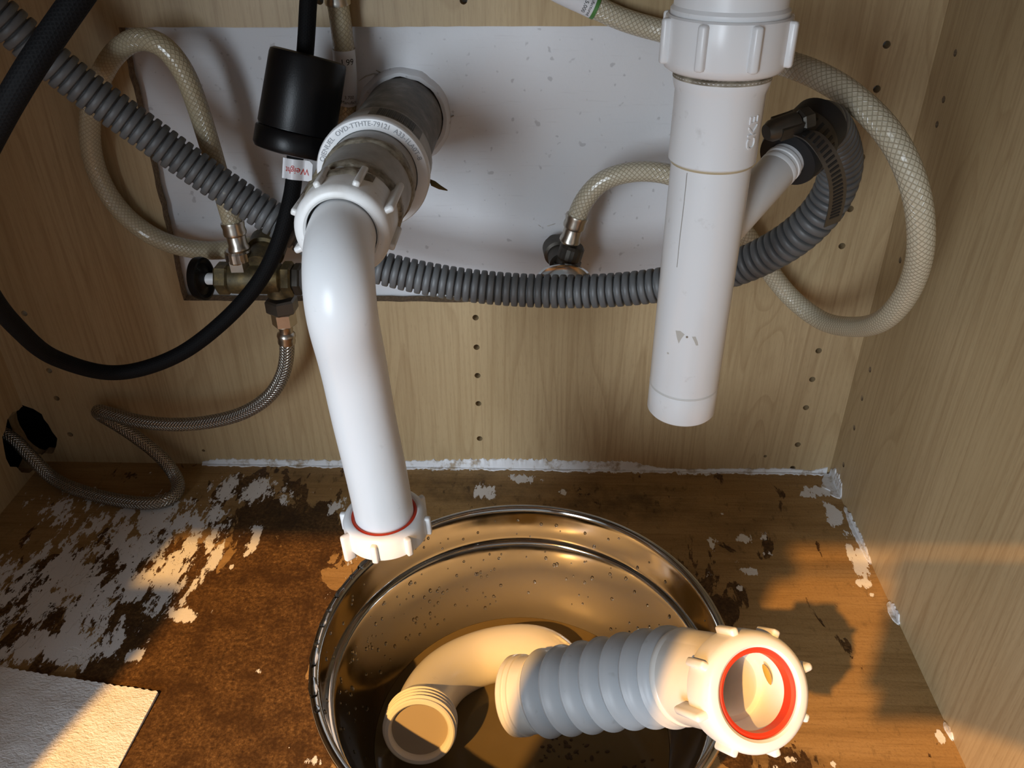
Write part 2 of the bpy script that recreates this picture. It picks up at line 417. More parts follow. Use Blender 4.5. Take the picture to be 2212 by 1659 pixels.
# ================================================================== the cabinet
W2, FY = .403, -.69            # half width inside, plane of the face frame
HOLES_B = [(.051, z) for z in (.173, .142, .111, .079, .037, .0062)] + [(.3655, z) for z in (.406, .374, .321, .278, .245, .142, .111, .079, .035, .0055)] \
        + [(-.057, .437), (.05, .437), (-.363, .111), (-.3655, .079), (-.365, .035), (-.367, .173), (-.3655, .142)]
def ragged(c, rx, ry, n=22, amp=.16, seed=1):
    rnd = random.Random(seed)
    return [(c[0]+rx*math.cos(2*PI*i/n)*(1+rnd.uniform(-amp, amp)), c[1]+ry*math.sin(2*PI*i/n)*(1+rnd.uniform(-amp, amp))) for i in range(n)]

# back panel with its cut-out and shelf-pin holes
wb = structure('wall_back', box((-W2-.02, 0, -.02), (W2+.02, .0105, .64)), M['maple_v'], 'maple laminate back panel with a large rectangular cut-out', 'wall')
cut = bmesh.new()
tl, bl_, br_ = aty(256, 59, 0), aty(397, 649, 0), aty(1440, 655, 0)
outline = []
rnd = random.Random(5)
def jag(a, b, n, amp):
    return [(a[0]+(b[0]-a[0])*i/n + (rnd.uniform(-amp, amp) if 0 < i < n else 0), a[1]+(b[1]-a[1])*i/n + (rnd.uniform(-amp, amp) if 0 < i < n else 0)) for i in range(n)]
c1, c2, c3, c4 = (tl.x, tl.z), (bl_.x, bl_.z), (.226, br_.z), (.226, aty(1300, 57, 0).z)
outline = jag(c1, c2, 26, .0006) + jag(c2, c3, 40, .0005) + jag(c3, c4, 8, .0004) + jag(c4, c1, 44, .0004)
mt = Matrix(((1, 0, 0, 0), (0, 0, -1, .03), (0, 1, 0, 0), (0, 0, 0, 1)))
tmp = prism(outline, .06, mt)
def merge(bm, other):
    me = bpy.data.meshes.new('m'); other.to_mesh(me); other.free(); bm.from_mesh(me); bpy.data.meshes.remove(me)
merge(cut, tmp)
for x, z in HOLES_B:
    lathe([(0, -.03), (.0029, -.03), (.0029, .03), (0, .03)], frame((x, 0, z), (0, 1, 0)), 14, cut)
for x, z in [(.336, .020), (-.232, .017)]:
    lathe([(0, -.03), (.0016, -.03), (.0016, .03), (0, .03)], frame((x, 0, z), (0, 1, 0)), 10, cut)
bmesh.ops.recalc_face_normals(cut, faces=cut.faces)
boolean(wb, cut)
# the ragged hole for the dishwasher line, through the corner of the back and left panels
def corner_hole(x0, x1):
    pts = ragged((-.016, .040), .030, .033, 20, .14, 3)   # (y, z)
    m2 = Matrix(((0, 0, 1, x0), (1, 0, 0, 0), (0, 1, 0, 0), (0, 0, 0, 1)))
    b = prism(pts, x1-x0, m2); bmesh.ops.recalc_face_normals(b, faces=b.faces); return b
hb = prism(ragged((-.402, .038), .021, .031, 22, .13, 8), .06, mt); bmesh.ops.recalc_face_normals(hb, faces=hb.faces); boolean(wb, hb)
wb.data.materials.append(M['raw_board'])
for p in wb.data.polygons:
    c = p.center
    if abs(p.normal.y) < .5 and -.25 < c.x < .24 and .15 < c.z < .45 and not any((c.x-x)**2+(c.z-z)**2 < .0001 for x, z in HOLES_B): p.material_index = 1

wl_ = structure('wall_left', box((-W2-.018, FY, -.02), (-W2, .0, .64)), M['maple_v'], 'dark left side panel with a ragged hose hole at its lower back corner', 'wall')
boolean(wl_, corner_hole(-.46, -.39))
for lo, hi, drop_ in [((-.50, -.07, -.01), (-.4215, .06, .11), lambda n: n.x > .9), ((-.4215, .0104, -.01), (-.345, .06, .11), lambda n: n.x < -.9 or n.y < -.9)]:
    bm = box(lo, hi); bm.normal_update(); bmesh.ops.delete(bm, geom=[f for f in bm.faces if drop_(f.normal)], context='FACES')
    part('hole_cavity', bm, M['dark'], wl_, None)  # dark boxes added behind the hole to shut out stray light

wr_ = structure('wall_right', box((W2, FY, -.02), (W2+.018, 0, .64)), M['maple_v'], 'maple laminate right side panel with a column of small pin holes', 'wall')
cut = bmesh.new()
for y, z in [(-.031, .406), (-.032, .374), (-.032, .356), (-.031, .246), (-.029, .140), (-.028, .109), (-.028, .076), (-.026, .031)]:
    lathe([(0, -.02), (.0026, -.02), (.0026, .010), (0, .010)], frame((W2, y, z), (1, 0, 0)), 12, cut)
bmesh.ops.recalc_face_normals(cut, faces=cut.faces); boolean(wr_, cut)
wr_.data.materials.append(M['raw_board'])
for p in wr_.data.polygons:
    if W2+.0005 < p.center.x < W2+.0125 and p.area < .001: p.material_index = 1

# plastered house wall seen through the cut-out
bm = bmesh.new(); nx, nzv = 110, 70; x0, x1, z0, z1 = -.345, .46, -.05, .66; g = []
for j in range(nzv+1):
    row = []
    for i in range(nx+1):
        x = x0+(x1-x0)*i/nx; z = z0+(z1-z0)*j/nzv
        d = math.hypot(x+.002, z-.35)
        y = .0135 + .0012*nz(x*16, z*16) - .004*math.exp(-((d-.043)/.010)**2)*(1+.8*nz(x*90, z*90, 3))
        dv = math.hypot((x-.118), (z-.245)); y -= .006*math.exp(-(dv/.035)**2)*(1+.5*nz(x*60, z*60, 7))
        row.append(bm.verts.new((x, y, z)))
    g.append(row)
for j in range(nzv):
    for i in range(nx): bm.faces.new((g[j][i], g[j][i+1], g[j+1][i+1], g[j+1][i]))
e = bmesh.ops.extrude_face_region(bm, geom=bm.faces[:]); bmesh.ops.translate(bm, verts=[v for v in e['geom'] if isinstance(v, bmesh.types.BMVert)], vec=(0, .03, 0))
wp = structure('wall_behind', bm, M['plaster'], 'white plastered wall showing through the cut-out behind the pipes', 'wall')
# hairline cracks and chipped plaster round the pipe and the right valve
def crack(P, w=.0005, name='crack'):
    pts = [aty(px, py, .0088) for px, py in P]; bm = bmesh.new(); prev = None
    for i, q in enumerate(pts):
        d = (pts[min(i+1, len(pts)-1)]-pts[max(i-1, 0)]).normalized(); n = V((-d.z, 0, d.x))*w*(.35+.65*math.sin(PI*(i+.4)/(len(pts)+.0)))
        r = [bm.verts.new(q+n), bm.verts.new(q-n), bm.verts.new(q-n+V((0, .006, 0))), bm.verts.new(q+n+V((0, .006, 0)))]
        if prev:
            for k in range(4): bm.faces.new((prev[k], prev[(k+1) % 4], r[(k+1) % 4], r[k]))
        prev = r
    return part(name, bm, M['plaster_raw'], wp, None)
for P in [[(775, 175), (790, 165), (806, 160), (818, 163)], [(812, 152), (822, 158), (829, 155), (834, 161)], [(842, 155), (852, 158), (860, 152)], [(920, 185), (927, 197), (936, 206), (940, 213)],
          [(922, 200), (930, 208), (935, 216)], [(955, 262), (968, 256), (980, 250)], [(1163, 486), (1172, 492), (1185, 488), (1200, 483)], [(1170, 493), (1160, 515), (1152, 540)],
          [(880, 160), (888, 168), (896, 166)]]:
    crack(P)

# floor: fine sheet carrying where paint, veneer and damp are
def floor_grid():
    nx, ny = 400, 330; xs = np.linspace(-W2-.01, W2+.01, nx+1); ys = np.linspace(FY, .0, ny+1)
    X, Y = np.meshgrid(xs, ys)
    def blob(px, py, rx, ry, a, ang=0):
        q = atz(px, py); dx, dy = X-q.x, Y-q.y; c, s = math.cos(ang), math.sin(ang)
        u, v = dx*c+dy*s, -dx*s+dy*c; return a*np.exp(-(u/rx)**2-(v/ry)**2)
    paint = np.full_like(X, -.20)
    for b in [(150, 1250, .13, .09, .66), (330, 1130, .13, .065, .66), (520, 1060, .075, .045, .60), (120, 1390, .10, .035, .72), (370, 1240, .05, .07, .68), (150, 1090, .09, .05, .55), (60, 1190, .040, .06, .42), (160, 1130, .07, .035, .50), (300, 1180, .06, .05, .66), (80, 1330, .05, .04, .62), (190, 1340, .05, .04, .72), (310, 1250, .045, .05, .72), (395, 1330, .018, .012, .80),
              (400, 1240, .016, .05, .62), (470, 1200, .010, .030, .72), (550, 1170, .009, .026, .72), (280, 1415, .020, .012, .78), (130, 1420, .05, .016, .60), (440, 1110, .040, .040, .52), (510, 1040, .05, .030, .48),
              (620, 1060, .018, .040, .55), (730, 1090, .014, .022, .62), (665, 1075, .010, .030, .40), (760, 1210, .012, .018, .62), (715, 1290, .012, .016, .46), (556, 1450, .005, .005, .75), (500, 1225, .004, .006, .7),
              (1050, 1060, .020, .018, .72), (1130, 1035, .030, .012, .66), (1215, 1062, .010, .008, .70), (960, 1012, .05, .006, .60), (1300, 1018, .10, .005, .62), (1480, 1022, .08, .006, .60), (1650, 1022, .09, .005, .62),
              (1545, 1175, .008, .014, .70), (1575, 1205, .022, .018, .50), (1605, 1165, .010, .010, .70), (1650, 1160, .007, .012, .66), (1625, 1235, .014, .008, .78), (1665, 1195, .014, .007, .62), (1600, 1270, .006, .006, .5),
              (1560, 1110, .006, .005, .6), (1780, 1060, .022, .012, .80), (1800, 1110, .014, .022, .82), (1745, 1070, .012, .010, .66), (1830, 1150, .010, .014, .6), (1855, 1215, .011, .028, .86), (1860, 1260, .012, .010, .8), (1880, 1285, .004, .004, .8),
              (1940, 1335, .006, .012, .86), (1705, 1640, .008, .005, .72), (1680, 1655, .006, .004, .6), (2030, 1590, .004, .008, .8), (1800, 1650, .004, .004, .7), (620, 1600, .006, .010, .40), (680, 1645, .010, .008, .72), (1545, 1240, .02, .02, .36), (1490, 1160, .01, .012, .5)]:
        paint = np.maximum(paint, -.20 + 1.27*blob(*b))
    paint[Y < -.36] = -.5
    ven = np.full_like(X, .82)
    for b in [(520, 1420, .13, .14, 1.10), (480, 1640, .16, .10, 1.1), (350, 1250, .08, .06, .75), (600, 1120, .07, .035, .75), (640, 1250, .06, .08, .95), (120, 1330, .1, .08, .45), (560, 1060, .06, .03, .5), (740, 1600, .05, .1, .55), (1490, 1290, .04, .05, .35), (1680, 1650, .05, .018, .42)]:
        ven = np.minimum(ven, .82 - blob(*b))
    for b in [(735, 1230, .024, .028, .62), (690, 1400, .020, .026, .55), (600, 1400, .012, .012, .40), (315, 1440, .018, .008, .45), (515, 1310, .010, .014, .38), (615, 1610, .012, .012, .40), (700, 1640, .02, .014, .45)]:
        ven = ven + blob(*b)
    st = np.full_like(X, .30)
    for b in [(600, 1110, .08, .03, .95), (300, 1350, .05, .04, .8), (1480, 1290, .03, .06, .95), (1330, 1085, .12, .045, .85), (1000, 1060, .10, .04, .85), (1600, 1120, .10, .05, .6), (660, 1030, .06, .02, .7), (480, 1060, .07, .03, .6), (100, 1250, .12, .08, .55), (1560, 1200, .05, .05, .5), (1690, 1640, .05, .012, .9), (500, 1450, .12, .1, .35), (1010, 1035, .05, .012, .5), (1900, 1310, .008, .05, .7)]:
        st = np.maximum(st, blob(*b))
    bump = np.zeros_like(X)
    bump += blob(1900, 1330, .05, .10, .0025)
    bm = bmesh.new()
    verts = [(float(X[j, i]), float(Y[j, i]), float(-.0012*0 + bump[j, i]*0)) for j in range(ny+1) for i in range(nx+1)]
    faces = [(j*(nx+1)+i, j*(nx+1)+i+1, (j+1)*(nx+1)+i+1, (j+1)*(nx+1)+i) for j in range(ny) for i in range(nx)]
    me = bpy.data.meshes.new('floor'); nv = len(verts)
    lo = [(-W2-.01, FY, 0), (W2+.01, FY, 0), (W2+.01, 0, 0), (-W2-.01, 0, 0)]
    verts += [(x, y, -.018) for x, y, z in lo]
    a, b, c, d = 0, nx, (ny+1)*(nx+1)-1, ny*(nx+1)
    faces.append((nv+3, nv+2, nv+1, nv))
    faces.append(tuple([nv, nv+1] + [i for i in range(nx, -1, -1)])); 
    me.from_pydata(verts, [], faces); me.update()
    for nme, arr in (('paint', paint), ('veneer', ven), ('stain', st)):
        at_ = me.attributes.new(nme, 'FLOAT', 'POINT'); at_.data.foreach_set('value', np.concatenate([arr.ravel(), [0, 0, 0, 0]]).astype(np.float32))
    for p in me.polygons: p.use_smooth = False
    me.materials.append(M['floor'])
    o = bpy.data.objects.new('floor', me); C.objects.link(o)
    o['label'] = 'water-damaged cabinet floor with flaking white paint over brown board'; o['category'] = 'floor'; o['kind'] = 'structure'; BASE[o.name] = V((0, 0, 0)); return o
fl = floor_grid()

structure('ceiling', box((-W2-.02, FY-.03, .62), (W2+.02, .045, .66)), M['raw_board'], 'underside of the worktop over the cabinet', 'ceiling')
def mx(y, x): return -.78 + (x+.78)*((y+2.0)/(-.62+2.0))           # where the bulb's rays cross the face frame
def mzr(y, z): return 1.8 + (z-1.8)*((y+2.0)/(-.62+2.0))
fy = FY; ff = FY-.02
topz = mzr(ff, .487)
lx, cxl, cxr = mx(ff, -.372), mx(fy, -.046), mx(ff, .037)
structure('trim_1', box((-.45, ff, topz), (.45, fy, .66)), M['maple_v'], 'top rail of the cabinet face frame', 'trim')
structure('trim_2', box((-.45, ff, -.12), (lx, fy, topz)), M['maple_v'], 'left stile of the cabinet face frame', 'trim')
structure('trim_3', box((cxl, ff, -.018), (cxr, fy, topz)), M['maple_v'], 'centre stile of the cabinet face frame', 'trim')
structure('trim_4', box((.372, ff, -.12), (.45, fy, topz)), M['maple_v'], 'right stile of the cabinet face frame', 'trim')
structure('trim_5', box((lx, ff, -.12), (.372, fy, -.0185)), M['maple_v'], 'bottom rail of the cabinet face frame', 'trim')

yd = ff-.022; dx1, dz1 = mx(yd, -.326), mzr(yd, .425)  # door slab added out of view, outlined to throw the left shadow edge
pts = [(-.82, -.10), (dx1, -.10), (dx1, dz1-.012), (dx1-.004, dz1-.003), (dx1-.012, dz1), (-.82, dz1)]
structure('shadow_caster_door', prism(pts, .020, Matrix(((1, 0, 0, 0), (0, 0, 1, yd), (0, 1, 0, 0), (0, 0, 0, 1)))), M['maple_v'], 'unseen left door slab added to cast the shadow edge on the left floor', 'door')

# white caulk and paint along the back corner and the right corner
def ribbon(name, pts_fn, n, label):
    bm = bmesh.new(); prev = None
    for i in range(n+1):
        r = [bm.verts.new(q) for q in pts_fn(i/n)]
        if prev:
            for k in range(len(r)): bm.faces.new((prev[k], prev[(k+1) % len(r)], r[(k+1) % len(r)], r[k]))
        else: bm.faces.new(r)
        prev = r
    bm.faces.new(prev[::-1]); return structure(name, bm, M['caulk'], label, 'trim', 60)
def caulk_back(t):
    x = -.236 + (.400+.236)*t
    hz = np.interp(x, [-.236, -.22, -.1, -.06, 0, .05, .10, .17, .20, .23, .26, .30, .36, .385, .40], [.003, .007, .0075, .007, .009, .0118, .0125, .0105, .012, .004, .0025, .004, .0055, .003, .008])
    hz = max(.0008, hz*(1+.30*nz(x*160, 1) + .22*nz(x*420, 2)))
    w = max(.001, (.0035 + .0030*nz(x*70, 5) + .002*nz(x*260, 8)))
    return [(x, .0005, -.0005), (x, .0005, hz), (x, -.0009, hz*.93), (x, -.0013, .0013), (x, -w*.9, .0011), (x, -w, -.0005)]
ribbon('trim_6', caulk_back, 520, 'uneven white caulk line along the foot of the back panel')
def caulk_right(y0, y1, sc, seed):
    def fn(t):
        y = y0+(y1-y0)*t; e = math.sin(PI*min(1, max(0, t)))**.4
        h = max(.0006, sc*e*(1+.5*nz(y*140, seed)+.3*nz(y*400, seed+3))); w = max(.0006, .7*sc*e*(1+.6*nz(y*120, seed+9)))
        x = W2
        return [(x+.0005, y, -.0005), (x+.0005, y, h), (x-.0009, y, h*.93), (x-.0012, y, .0013), (x-w, y, .0011), (x-w-.0003, y, -.0005)]
    return fn
ribbon('trim_7', caulk_right(-.002, -.040, .016, 2), 60, 'smear of white caulk in the right back corner')
ribbon('trim_8', caulk_right(-.052, -.128, .0055, 5), 90, 'flaking white caulk strip at the foot of the right panel')
ribbon('trim_9', caulk_right(-.172, -.196, .0065, 8), 40, 'short lump of white caulk against the right panel')
ribbon('trim_10', caulk_right(-.285, -.300, .0035, 11), 24, 'small crumb of caulk near the front of the right panel')

# cloth over a rod, out of view, added to cast the shadow at the right
ry = FY-.010; rz = mzr(ry, .468)
single('shadow_caster_rod', lathe([(0, 0), (.008, 0), (.008, .012), (.0022, .013), (.0022, .372-cxr-.013), (.008, .372-cxr-.012), (.008, .372-cxr), (0, .372-cxr)], frame((cxr, ry, rz), (1, 0, 0)), 20),
       M['steel'], 'added thin steel rod holding the shadow-casting cloth in the right-hand opening', 'rod', (cxr, ry, rz))
tx0, tx1, tzb = mx(ry, .112), .335, mzr(ry, .362)
prof = [(ry-.0095, tzb), (ry-.0085, rz-.004), (ry-.006, rz+.007), (ry, rz+.0095), (ry+.006, rz+.007), (ry+.0085, rz-.004), (ry+.0095, tzb+.004), (ry+.0065, tzb+.004), (ry+.0058, rz-.003), (ry+.004, rz+.0045), (ry, rz+.0062), (ry-.004, rz+.0045), (ry-.0058, rz-.003), (ry-.0065, tzb)]
bm = bmesh.new(); prev = None
for i in range(25):
    tt = i/24; x = tx0+(tx1-tx0)*tt
    r = [bm.verts.new((x + (.022*max(0, (rz-z)/.1) if i == 0 else 0) + .002*nz(z*40, tt), y+.0012*nz(x*60, z*20)*(rz-z > .003), z)) for y, z in prof]
    if prev:
        for k in range(len(r)): bm.faces.new((prev[k], prev[(k+1) % len(r)], r[(k+1) % len(r)], r[k]))
    else: bm.faces.new(r)
    prev = r
bm.faces.new(prev[::-1])
single('shadow_caster_cloth', bm, M['towel'], 'unseen white cloth added over the rod to cast the right-hand shadow', 'towel', (tx0, ry, rz))

# ------------------------------------------------------------------ sink over the pipes
t_sink = thing('sink_basin', 'underside of the stainless sink above the white tailpiece', 'sink', (.19, -.27, .53))
bm = box((-.02, -.47, .532), (.385, -.06, .618), bev=.02); part('basin', bm, M['steel'], t_sink)
part('drain_flange', lathe([(0, .520), (.036, .520), (.040, .524), (.040, .533), (0, .533)], frame((.19, -.27, 0), (0, 0, 1)), 40), M['steel'], t_sink)

# ================================================================== drain stub on the wall
AX, AZ = -.002, .350
def ax(y): return V((AX, y, AZ))
ST = frame((AX, 0, AZ), (0, -1, 0), (1, 0, 0))            # local z runs out of the wall
t_stub = thing('wall_drain_pipe', 'grimy drain stub with white bushing coming out of the plastered wall', 'drain pipe', (AX, .012, AZ))
part('stub_pipe', lathe([(0, -.012), (.0312, -.012), (.0312, .100), (.030, .112), (0, .112)], ST, 56), M['grime_pipe'], t_stub)
part('wall_collar', lathe([(.031, -.012), (.0385, -.012), (.0368, -.0065), (.0345, -.004), (.0315, -.0045)], ST, 56, wob=lambda r, z, a: (r*(1+.05*nz(math.cos(a)*3, math.sin(a)*3, r*80)), z)), M['plaster'], t_stub)
part('hub', lathe([(.030, .096), (.0335, .097), (.0352, .101), (.0355, .128), (.034, .131), (.028, .131)], ST, 64), M['grime_grey'], t_stub)
ring = part('bushing', lathe([(.0275, .126), (.0366, .126), (.0372, .128), (.0372, .1345), (.0364, .1360), (.0305, .1362), (.0296, .1358), (.0290, .1325), (.0275, .1325)], ST, 72), M['pvc'], t_stub, label='white plastic bushing ring')
part('adapter', lathe([(0, .120), (.0288, .120), (.0292, .150), (.0286, .170), (.0275, .186), (.0272, .2005), (.026, .203), (0, .203)], ST, 64), M['grime_grey'], t_stub)
# smeared brown sealant bands
def smear(z0, z1, r, seed, name='sealant_band', a0=0, a1=2*PI):
    bm = bmesh.new(); seg = 90; rows = []
    for j in range(7):
        row = []
        for k in range(seg+1):
            a = a0+(a1-a0)*k/seg; tz = j/6
            zz = z0+(z1-z0)*tz + (.0060*nz(math.cos(a)*2.2, math.sin(a)*2.2, seed+j*.15)+.0012*nz(a*4, seed)) ; rr = r + .0013*math.sin(PI*tz) + (.0005*nz(a*6, tz*3, seed) if 0 < j < 6 else -.0012)
            row.append(bm.verts.new(ST @ V((rr*math.cos(a), rr*math.sin(a), zz))))
        rows.append(row)
    for j in range(6):
        for k in range(seg): bm.faces.new((rows[j][k], rows[j][k+1], rows[j+1][k+1], rows[j+1][k]))
    if a1-a0 > 6.2: bmesh.ops.remove_doubles(bm, verts=bm.verts, dist=1e-5)
    return part(name, bm, M['sealant'], t_stub)
smear(.149, .163, .0291, 3); smear(.192, .203, .0276, 9); smear(.205, .219, .0272, 15, 'grime_smear', .30*PI, .86*PI)
# stray shred of thread tape / sealant sticking out at the right
pth = Path([ST @ V((.035, -.009, .118)), ST @ V((.0375, -.012, .120)), ST @ V((.041, -.0125, .123)), ST @ V((.0455, -.0125, .1245)), ST @ V((.0475, -.014, .125))], relax=1)
part('sealant_shred', tube(pth, [(0, .0006), (pth.L*.25, .0022), (pth.L*.6, .0016), (pth.L, .0004)], 8), plain('olive_sealant', (.12, .085, .02), .6), t_stub)
# moulded lettering round the bushing face
def arc_text(body, rad, a_mid, size, zf, mat, parent, name='lettering', flip=False):
    bm = text_mesh(body, size, .0)
    def fn(c):
        a = a_mid - c.x/rad; rr = rad + c.y
        return ST @ V((rr*math.cos(a), rr*math.sin(a), zf))
    warp(bm, fn); return part(name, bm, mat, parent, None)
arc_text('OJENUEL  OVD-TTHTE-79121  A33-1LA0T-8', .0335, PI/2+.02, .0045, .1364, M['emboss'], ring)
# bar-code sticker on the hub
def hub_patch(a0, a1, z0, z1, r, mat, parent, name):
    bm = bmesh.new(); n = 14; rows = [[], [], [], []]
    for k in range(n+1):
        a = a0+(a1-a0)*k/n
        for j, (rr, zz) in enumerate(((r, z0), (r, z1), (r-.0008, z1), (r-.0008, z0))): rows[j].append(bm.verts.new(ST @ V((rr*math.cos(a), rr*math.sin(a), zz))))
    for j in range(4):
        for k in range(n): bm.faces.new((rows[j][k], rows[j][k+1], rows[(j+1) % 4][k+1], rows[(j+1) % 4][k]))
    return part(name, bm, mat, parent, 20)
stk = hub_patch(PI*.18, PI*.52, .104, .125, .0359, M['grime_pipe'], t_stub, 'sticker')
rnd = random.Random(11); a = PI*.24
while a < PI*.47:
    w = rnd.choice((.010, .016, .024)); hub_patch(a, a+w, .107, .121, .0362, M['ink_black'], stk, 'bar'); a += w+rnd.choice((.012, .02))

# ------------------------------------------------------------------ slip nut with lugs
LUG = {}
def lug_mesh(r, h, wide, out, mat):
    key = (r, h, wide, out, mat.name)
    if key not in LUG:
        bm = bmesh.new(); box((r-.003, -wide/2, 0), (r+out, wide/2, h), bm, min(wide, out)*.42); LUG[key] = mesh_of(bm, 'lug', mat, 50)
    return LUG[key]
def slip_nut(mtx, parent, mat, r=.0270, h=.018, bore=.0205, lugs=8, tall=(1,), lip=.0035, name='slip_nut', off=0.0, bead=True):
    """mtx: local z runs from threaded mouth (z=0) to the inturned lip (z=h)"""
    bm = lathe([(bore+.003, .001), (r-.0012, 0), (r-.0003, .0008), (r, .003), (r, h-.0045), (r-.0012, h-.0015), (r-.0035, h), (bore+.0012, h), (bore, h-.001), (bore, h-lip), (bore+.003, h-lip-.001)], mtx, 72)
    nut = part(name, bm, mat, parent)
    b = BASE[root(parent).name]
    for k in range(lugs):
        big = (k % (lugs//len(tall) if tall else lugs+1) == 0) if tall else False
        me = lug_mesh(r, h*(.80 if not big else 1.22), .0042, .0030 if not big else .0052, mat)
        o = bpy.data.objects.new('lug', me); C.objects.link(o); o.parent = nut
        o.matrix_local = Matrix.Translation(-b) @ mtx @ Matrix.Rotation(2*PI*k/lugs+off, 4, 'Z') @ Matrix.Translation((0, 0, h*.04 if not big else -h*.36))
    return nut
def washer(mtx, parent, r0, r1, z0, z1, mat=None, name='washer'):
    return part(name, lathe([(r0, z0), (r1, z0), (r1, z1), ((r0+r1)/2, z1+.0006), (r0, z1), (r0, z0)], mtx, 64), mat or M['red'], parent, label='red rubber washer' if mat is None else None)

# ================================================================== bent trap arm hanging from the wall fitting
t_arm = thing('bent_waste_pipe', 'white bent drain pipe hanging open-ended from the wall fitting', 'drain pipe', atd(830, 1130, .545))
arm = Path([ax(-.200), ax(-.222), ax(-.240), atd(730, 580, .436), atd(733, 645, .431), atd(744, 710, .449), atd(760, 770, .4685), atd(784, 895, .496), atd(806, 990, .513), atd(826, 1085, .530), atd(834, 1130, .5395), atd(838, 1155, .546)], relax=14)
smp = even(arm, .0190, 0, arm.L-.0015, .004) + [(arm.L, .0183), (arm.L, .0165), (arm.L-.02, .0163)]
part('pipe', tube(arm, smp, 56, cap=(True, True)), M['pvc'], t_arm)
N1 = frame(ax(-.203), (0, -1, 0), (1, 0, 0))
slip_nut(N1, t_arm, M['pvc_dirty'], .0272, .034, .0200, 8, (1, 2), off=.42)
lp, ldn, _, _ = arm.at(arm.L-.016)
N2 = frame(lp + ldn*.013, -ldn, (1, 0, 0))
slip_nut(N2, t_arm, M['pvc'], .0272, .0175, .0212, 8, (1,), off=1.22*PI)
washer(N2, t_arm, .0191, .0212, .010, .0165)

# ================================================================== sink tailpiece
TX, TY = .190, -.270
TP = frame((TX, TY, 0), (0, 0, 1), (1, 0, 0))
t_tail = thing('sink_tailpiece', 'white plastic sink tailpiece with side inlet hanging open above the floor', 'drain pipe', (TX, TY, .2585))
part('tube', lathe([(.0168, .30), (.0166, .2590), (.0180, .2585), (.0190, .2598), (.0190, .2760), (.01885, .2766), (.0190, .2772), (.0191, .402), (.0206, .4035), (.0206, .4350), (.0213, .4370), (.0220, .4395), (.0222, .4420), (.0212, .4432), (.0205, .4445), (.0205, .470), (0, .470)], TP, 72), M['pvc_dirty'] if False else pvc('aged_white_pvc', (.79, .80, .81), .16, 26, .24), t_tail)
nut = slip_nut(frame((TX, TY, .4675), (0, 0, -1), (1, 0, 0)), t_tail, pvc('aged_white_nut', (.80, .81, .82), .12, 30, .26), .0278, .0235, .0212, 8, (), name='coupling_nut', off=.55)
part('top_collar', lathe([(.020, .465), (.0245, .465), (.0258, .4672), (.0258, .4695), (.0246, .4710), (.0246, .521), (.020, .521)], TP, 64), M['pvc'], t_tail)
part('thread', lathe([(.0205, .4405), (.0222, .441), (.0222, .4425), (.0212, .4432), (.0222, .444), (.0222, .4455), (.0205, .446)], TP, 64), M['sealant'], t_tail)
part('stain_line', lathe([(.0188, .4012), (.01935, .4016), (.0199, .4026), (.0196, .4030), (.0188, .4030)], TP, 72), plain('yellowed_glue', (.52, .45, .30), .4), t_tail)
# scuffs, a dirty seam and a scribed ring on the old tube
def tail_patch(px, py, pts, mat, name='scuff', r0=.0190):
    v = ray(px, py); dx, dy = CAM.x-TX, CAM.y-TY; A = v.x**2+v.y**2; B = 2*(dx*v.x+dy*v.y); Cc = dx*dx+dy*dy-r0*r0
    s_ = (-B-math.sqrt(max(0, B*B-4*A*Cc)))/(2*A); h = CAM+v*s_; a0 = math.atan2(h.y-TY, h.x-TX)
    bm = bmesh.new(); rows = []
    for rr in (r0-.0004, r0+.00012): rows.append([bm.verts.new((TX+rr*math.cos(a0+u/r0), TY+rr*math.sin(a0+u/r0), h.z+w)) for u, w in pts])
    n = len(pts); bm.faces.new(rows[1]); bm.faces.new(rows[0][::-1])
    for k in range(n): bm.faces.new((rows[0][k], rows[0][(k+1) % n], rows[1][(k+1) % n], rows[1][k]))
    return part(name, bm, mat, t_tail, None)
scf = plain('grey_brown_scuff', (.50, .47, .42), .6)
tail_patch(1466, 727, [(-.002, .003), (.0005, .0035), (.003, .002), (.0015, -.001), (.0005, -.004), (-.0008, -.001)], scf)
tail_patch(1498, 735, [(-.001, .002), (.0008, .0022), (.0022, -.0008), (.0028, -.003), (.0016, -.003), (.0004, -.0005)], scf)
tail_patch(1484, 728, [(-.0006, .0004), (.0002, .0007), (.0007, 0), (.0002, -.0006), (-.0005, -.0005)], plain('brown_speck', (.22, .17, .12), .7))
tail_patch(1443, 763, [(-.0006, .0004), (.0004, .0005), (.0007, -.0003), (-.0004, -.0006)], scf)
tail_patch(1474, 470, [(-.00022, .022), (.0002, .022), (.0003, .005), (.0001, -.012), (.00025, -.026), (-.0001, -.026), (-.0003, -.010), (-.0001, .006)], plain('dirty_seam', (.30, .28, .25), .7), 'seam')
part('scribed_ring', lathe([(.0188, .2756), (.01908, .2760), (.01908, .2772), (.0188, .2776)], TP, 72), plain('grey_ring', (.60, .60, .58), .5), t_tail)
# raised moulding mark on the right of the upper tube, reading upwards
bm = text_mesh('CKE', .0085, .0005)
ang0 = math.radians(-48)
def onTail(c):
    a = ang0 - c.y/.0206; r = .0206 + c.z
    return V((TX+r*math.cos(a), TY+r*math.sin(a), .4195+c.x))
part('moulded_letters', warp(bm, onTail), M['pvc'], t_tail, 30)
